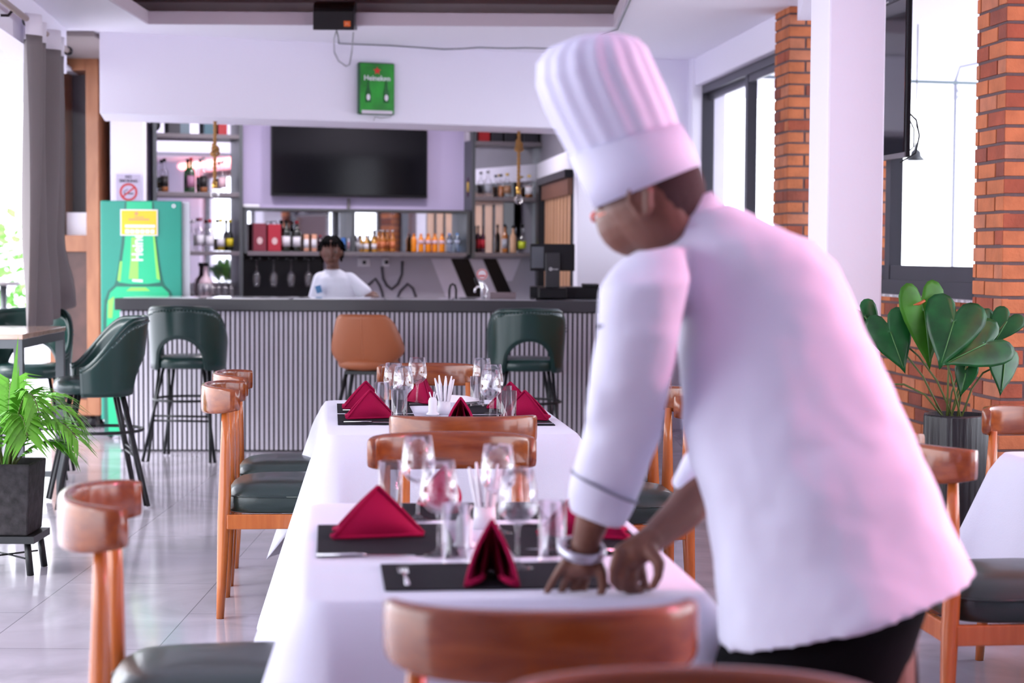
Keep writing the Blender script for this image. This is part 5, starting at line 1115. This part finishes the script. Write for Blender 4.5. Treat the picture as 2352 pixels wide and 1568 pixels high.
cone_path(b, [(Q(1500, 500, .08), .060), (Q(1560, 545, .09), .066), (Q(1610, 620, .12), .09)])    # neck
# ear
er = [Q(1468, 460, 0)+Vector((0, -.026, 0))+Matrix.Rotation(math.radians(-14), 3, 'Y')@Vector((.016*math.cos(a)*(1.15 if math.sin(a) > 0 else .8), -.003*math.cos(a), .030*math.sin(a))) for a in [2*PI*k/18 for k in range(19)]]
b.tube(er, .0058, 8); b.ell(Q(1468, 460, .0)+Vector((0, -.016, 0)), (.0165, .012, .029), 12, 8); b.ell(Q(1462, 482, .0)+Vector((0, -.016, 0)), (.007, .006, .008), 10, 6)
# torso core, pelvis, legs inside the clothes
cone_path(b, [(Q(1640, 640, .13), .10), (Q(1760, 860, .10), .13), (Q(1880, 1150, .02), .13), (Q(1900, 1340, 0), .13)], 18)
foot = [Vector((.42, 2.98, .07)), Vector((.70, 2.92, .07))]
hips = [Q(1840, 1400, .02), Q(1990, 1380, -.02)]
for h_, f_ in zip(hips, foot): cone_path(b, [(h_, .085), (h_.lerp(f_, .48)+Vector((-.02, .02, 0)), .058), (f_, .045)], 14)
# left arm (image left)
cone_path(b, [(Q(1490, 700, .0), .045), (Q(1430, 960, .08), .044), (Q(1368, 1170, .13), .034), (Q(1345, 1248, .15), .0255)], 16)
Wd = .15
b.cap(Q(1343, 1252, Wd), .026, Q(1345, 1292, Wd+.01), .030, 14); b.ell(Q(1338, 1292, Wd+.01), (.040, .024, .030), 16, 10)
def fing(pts, r):
    for (p, q), (r0, r1) in zip(zip(pts, pts[1:]), zip(r, r[1:])): b.cap(p, r0, q, r1, 10)
for kx, ky, mx_, my_, tx, ty, dd in ((1302, 1286, 1277, 1322, 1256, 1358, .00), (1316, 1302, 1297, 1340, 1284, 1374, .02), (1331, 1308, 1320, 1345, 1312, 1377, .04), (1347, 1306, 1344, 1340, 1339, 1364, .055)):
    fing([Q(kx, ky, Wd+dd*.5), Q(mx_, my_, Wd+.01+dd*.6), Q(tx, ty, Wd+.005+dd*.5)], [.0100, .0082, .0068])
fing([Q(1362, 1280, Wd), Q(1382, 1312, Wd-.008), Q(1386, 1345, Wd-.006), Q(1376, 1372, Wd)], [.014, .0110, .0090, .0075])
# right arm (reaches forward past the torso)
cone_path(b, [(Q(1790, 700, .24), .045), (Q(1740, 940, .36), .040), (Q(1610, 1125, .24), .040), (Q(1565, 1180, .20), .036), (Q(1492, 1243, .14), .0255)], 16)
Wd = .13
b.cap(Q(1495, 1240, Wd+.01), .026, Q(1456, 1268, Wd), .028, 14); b.ell(Q(1452, 1272, Wd), (.036, .024, .026), 16, 10)
for kx, ky, ax, ay, bx2, by2, tx, ty, dd in ((1420, 1268, 1408, 1304, 1407, 1334, 1424, 1352, .00), (1437, 1284, 1430, 1320, 1432, 1346, 1448, 1360, .01), (1454, 1292, 1454, 1326, 1458, 1350, 1470, 1358, .02), (1470, 1292, 1477, 1322, 1482, 1342, 1490, 1350, .035)):
    fing([Q(kx, ky, Wd-.02+dd), Q(ax, ay, Wd-.022+dd), Q(bx2, by2, Wd-.004+dd), Q(tx, ty, Wd+.018+dd)], [.0102, .0086, .0078, .0068])
fing([Q(1490, 1262, Wd-.015), Q(1514, 1292, Wd-.03), Q(1512, 1322, Wd-.03), Q(1500, 1346, Wd-.02)], [.0150, .0115, .0092, .0078])
b.build('body', M_SKIN, chef, world=True, remesh=.0040, smooth_it=3)
# hair: close-cropped, below the hat
MB().ell(Q(1508, 434, .062), (.085, .081, .100), 22, 14, M=tilt).build('hair', mat('cropped_hair', (.040, .018, .016), .85, bump=.5, bscale=250), chef, world=True)
gl = MB(); gl.tube([Q(1366, 488, .10), Q(1360, 496, .11), Q(1362, 506, .12), Q(1378, 506, .12)], .0035, 8).tube([Q(1372, 496, .06), Q(1420, 478, .02), Q(1462, 452, -.01)], .0016, 6)
gl.build('glasses', mat('orange_plastic', (.85, .10, .03), .3), chef, world=True)
# trousers
tr = MB(); top_ = oring(Q(1690, 1370), Q(2165, 1270), .15)
mid = oring(Q(1662, 1470, -.0), Q(2118, 1400, -.0), .165)
tr.rings([top_, mid, oring(Q(1660, 1540), Q(2085, 1500), .155), oring(Q(1670, 1600), Q(2060, 1580), .15)])
for sx, (f_, h_) in enumerate(zip(foot, (Q(1775, 1540), Q(1970, 1520)))): cone_path(tr, [(h_, .105), (h_.lerp(f_, .5)+Vector((-.02, .02, 0)), .082), (f_+Vector((0, 0, .05)), .072)], 18)
tr.build('trousers', M_TROU, chef, world=True, remesh=.012, smooth_it=4)
for k, f_ in enumerate(foot): MB().ell((f_.x-.03, f_.y+.05, .045), (.05, .13, .045), 16, 8).build('shoe', M_BLACK, chef, world=True)
# jacket: torso, two sleeves, stand collar
jk = MB()
J = [((1653, 1488), (2232, 1308), .20, -.02), ((1650, 1400), (2215, 1270), .19, -.01), ((1640, 1290), (2180, 1195), .175, 0), ((1606, 1120), (2112, 1035), .16, .02), ((1562, 980), (2042, 885), .15, .05), ((1566, 850), (1988, 765), .15, .08), ((1556, 720), (1948, 668), .15, .10), ((1530, 630), (1918, 600), .145, .11), ((1480, 570), (1860, 545), .13, .11), ((1500, 530), (1760, 512), .10, .10), ((1540, 490), (1665, 470), .072, .08)]
jr = [oring(Q(*a_, d_), Q(*b_, d_), h_, 40, .88, .012 if i < 5 else 0, i*.35) for i, (a_, b_, h_, d_) in enumerate(J)]
jk.rings(jr)
SL = [((1425, 592), (1570, 560), .060, -.0), ((1380, 660), (1588, 640), .080, -.06), ((1372, 760), (1566, 770), .080, -.06), ((1355, 880), (1540, 890), .074, -.02), ((1338, 980), (1522, 1000), .070, .06), ((1318, 1080), (1478, 1110), .062, .10), ((1309, 1140), (1448, 1178), .055, .13), ((1314, 1178), (1428, 1212), .050, .14)]
jk.rings([oring(Q(*a_, d_), Q(*b_, d_), h_, 30, .9) for a_, b_, h_, d_ in SL])
cone_path(jk, [(Q(1500, 648, .05), .066), (Q(1580, 610, .08), .072), (Q(1700, 615, .14), .085), (Q(1800, 655, .20), .075)], 18)
# right sleeve, mostly behind the torso
cone_path(jk, [(Q(1795, 690, .24), .075), (Q(1740, 940, .36), .072), (Q(1622, 1090, .27), .055)], 20)
jk.rings([oring(Q(1580, 1040, .28), Q(1690, 1120, .28), .055, 24), oring(Q(1543, 1100, .245), Q(1628, 1180, .245), .050, 24), oring(Q(1540, 1112, .24), Q(1606, 1176, .24), .046, 24)])
j = jk.build('jacket', M_JACKET, chef, world=True, remesh=.009, smooth_it=5)
nt = bpy.data.textures.new('fold_noise', 'CLOUDS'); nt.noise_scale = .15; nt.noise_depth = 2
dm = j.modifiers.new('folds', 'DISPLACE'); dm.texture = nt; dm.strength = .021; dm.mid_level = .5
# collar
cr = MB(); cr.rings([oring(Q(1520, 545, .07), Q(1668, 500, .10), .078, 28), oring(Q(1522, 505, .07), Q(1640, 470, .10), .070, 28), oring(Q(1530, 478, .07), Q(1616, 447, .10), .062, 28)], 0, True, False)
cr.build('collar', M_JACKET, chef, world=True, solid=.006)
# grey piping on the cuff and pocket edge
cf = MB(); pp = oring(Q(1314, 1082, .10), Q(1462, 1150, .11), .066, 40, .95); cf.tube([p for p in pp]+[pp[0]], .0028, 6)
cf.tube([Q(1372, 750, -.085), Q(1390, 747, -.10), Q(1412, 744, -.108)], .0035, 6)
cf.build('piping', mat('grey_piping', (.16, .16, .22), .6), chef, world=True)
# hat
band = [((1366, 478), (1606, 380), .092, .06), ((1340, 425), (1590, 335), .093, .06), ((1306, 362), (1562, 285), .096, .055)]
ht = MB(); ht.rings([oring(Q(*a_, d_), Q(*b_, d_), h_, 60, .95) for a_, b_, h_, d_ in band], 0, True, False); ht.build('hat_band', M_HAT, chef, world=True, solid=.003)
def pring(L, R, h_, amp): 
    c = (L+R)/2; mj = (R-L)/2; mn = (Vector((0, 1, 0))-mj.normalized()*mj.normalized().y).normalized()*h_; out = []
    for k in range(144):
        a = 2*PI*k/144; s = (a*18/(2*PI)) % 1; f = 1-amp*.55*(.5+.5*math.cos(2*PI*s)); out.append(c+mj*math.cos(a)*f+mn*math.sin(a)*f)
    return out
cw_ = [((1309, 364), (1560, 286), .093, .03, .055), ((1280, 310), (1548, 250), .098, .05, .05), ((1248, 250), (1524, 192), .104, .06, .045), ((1228, 195), (1504, 148), .106, .07, .04), ((1230, 148), (1488, 112), .102, .07, .04), ((1258, 112), (1466, 90), .086, .06, .04), ((1310, 90), (1430, 80), .055, .04, .04), ((1362, 82), (1376, 80), .005, 0, .04)]
MB().rings([pring(Q(*a_, d_), Q(*b_, d_), h_, am) for a_, b_, h_, am, d_ in cw_], 0, True, False).build('hat_crown', M_HAT, chef, world=True)
# watch
wt = MB(); pc = Q(1336, 1262, .15); rs = []
for k in range(37):
    a = 2*PI*k/36; rs.append(pc+Vector((.039*math.cos(a), .034*math.sin(a), -.012*math.cos(a)*0+.012*math.sin(a)-.004*math.cos(a))))
wt.tube(rs, .0065, 8, flat=1.5, up=(0, 0, 1)); wt.build('watch', mat('steel_watch', (.50, .50, .56), .35, .8), chef, world=True)
# ================================================================== THE BARMAID
DB = 13.45
bar = thing('person', 'person in white t-shirt standing behind the bar counter with short dark hair', 'person', (P(770, 700, DB).x, DB, 0))
def B(px, py, d=0): return P(px, py, DB+d)
b = MB(); hc = B(761, 578)
b.ell(hc, (.074, .088, .100), 20, 12); b.ell(B(761, 595, -.02), (.056, .066, .058), 16, 10); b.ell(B(761, 608, -.055), (.026, .024, .018), 12, 8)
b.cap(B(761, 574, -.085), .010, B(761, 586, -.098), .014); b.cap(B(754, 597, -.082), .008, B(768, 597, -.082), .008)
for px in (738, 785): b.ell(B(px, 581, 0), (.010, .016, .026), 10, 6)
cone_path(b, [(B(763, 600, .02), .045), (B(766, 632, .03), .050)]); 
cone_path(b, [(B(768, 660, .03), .10), (B(776, 800, .05), .10), (B(776, 850, .05), .12)], 18)
hipz = P(776, 850, DB).z
for sx in (-1, 1): cone_path(b, [(Vector((bar.location.x+sx*.08, DB+.04, .72)), .075), (Vector((bar.location.x+sx*.09, DB+.02, .40)), .055), (Vector((bar.location.x+sx*.10, DB+.03, .06)), .04)], 14)
b.cap(Vector((bar.location.x, DB+.04, .78)), .12, B(776, 800, .05), .11)
cone_path(b, [(B(735, 645, .02), .045), (B(718, 720, .02), .035), (B(726, 760, -.14), .028)], 14)
cone_path(b, [(B(805, 645, .02), .045), (B(838, 690, .0), .036), (B(858, 676, -.2), .026), (B(862, 678, -.26), .022)], 14)
for k in range(4): b.cap(B(858+k*3, 679, -.28), .010, B(860+k*3.5, 681+k*.4, -.335), .008, 8); b.cap(B(722+k*3.5, 764, -.15), .010, B(723+k*3.5, 775-k, -.21), .008, 8)
b.cap(B(853, 679, -.26), .010, B(850, 681, -.30), .008, 8); b.cap(B(738, 760, -.15), .010, B(742, 768, -.18), .008, 8)
b.build('body', M_SKIN2, bar, world=True, remesh=.006, smooth_it=2)
hr = MB(); hr.ell(B(761, 571, .022), (.084, .088, .098), 22, 12)
rn = random.Random(5)
for k in range(70):
    a = rn.uniform(-PI*.05, PI*1.05); e = rn.uniform(.1, 1.2); v = Vector((math.cos(a)*math.cos(e)*.084, .022+math.sin(a)*math.cos(e)*.085, math.sin(e)*.098)); p = B(761, 571)+v
    hr.cap(p, .012, p+Vector((v.x*.25, v.y*.1-.004, -.02+rn.uniform(-.01, .01))), .007, 6)
for px in (742, 748, 755, 764, 771, 778): hr.cap(B(px, 556, -.065), .013, B(px+rn.uniform(-2, 2), 566, -.080), .007, 6)
for px, y0, y1 in ((737, 570, 592), (741, 575, 600), (784, 572, 598), (787, 566, 590)): hr.cap(B(px, y0, .01), .014, B(px, y1, .015), .010, 8)
hr.build('hair', M_HAIR, bar, world=True)
ey = MB(); 
for px in (751.5, 770.5): ey.ell(B(px, 579, -.074), (.011, .008, .005), 10, 6)
ey.build('eyes', mat('eye_dark', (.03, .02, .02), .2), bar, world=True)
tsh = MB()
tsh.rings([oring(B(a_, y_, .03), B(c_, y_, .03), h_, 30, .9) for a_, c_, y_, h_ in ((748, 780, 618, .05), (738, 794, 626, .07), (724, 812, 638, .10), (720, 824, 655, .115), (720, 828, 690, .125), (724, 828, 760, .125), (722, 832, 860, .135))])
cone_path(tsh, [(B(738, 642, .02), .062), (B(724, 690, .02), .058)], 16); cone_path(tsh, [(B(802, 644, .02), .064), (B(838, 672, -.03), .055)], 16)
tsh.build('t_shirt', mat('white_cotton', (.80, .82, .92), .8, bump=.1, bscale=30), bar, world=True, remesh=.009, smooth_it=4)
MB().rings([oring(Vector((bar.location.x-w2, DB+.04, z)), Vector((bar.location.x+w2, DB+.04, z)), .12, 24) for w2, z in ((.16, .80), (.175, .70), (.17, .50), (.16, .30))]).build('skirt', M_TROU, bar, world=True)
a = B(732, 664, -.125); M_b = Matrix.Translation(a)@Matrix.Rotation(-.3, 4, 'Y')@Matrix.Rotation(PI/2, 4, 'X'); bb = MB(); rect(bb, M_b, -.022, .022, -.028, .028, .003); bb.build('badge', mat('badge_blue', (.08, .25, .50), .5), bar, world=True)
for sx in (-1, 1): MB().ell((bar.location.x+sx*.10, DB-.02, .035), (.04, .11, .035), 14, 8).build('shoe', M_BLACK, bar, world=True)
# ================================================================== PINK LIGHT TUBE (behind the camera, right)
t = thing('light_tube', 'pink light tube on the right-hand side of the ceiling', 'light', (2.86, 4.1, 2.73), PSI)
MB().box(-.05, .06, -2.4, 2.4, .03, .09).build('housing', M_WHITE, t)
MB().tube([(0, -2.36, 0), (0, 2.36, 0)], .05, 12).build('tube', mat('pink_glow', (.9, .3, .4), .4, emit=(1, .24, .20), estr=7), t)
MB().tube([(0, -.9, .08), (0, -.9, .094)], .006, 6).tube([(0, .9, .08), (0, .9, .094)], .006, 6).build('suspension', M_GREYM, t)
la = bpy.data.lights.new('pink_lamp', 'AREA'); la.shape = 'RECTANGLE'; la.size = .08; la.size_y = 1.4; la.spread = math.radians(75); la.energy = 13; la.color = (1, .20, .38)
lo = bpy.data.objects.new('pink_lamp', la); C.objects.link(lo); lo.location = (2.80, 3.1, 2.62)
dv = (Vector((.85, 3.1, 1.15))-lo.location).normalized(); lo.rotation_euler = dv.to_track_quat('-Z', 'Y').to_euler()
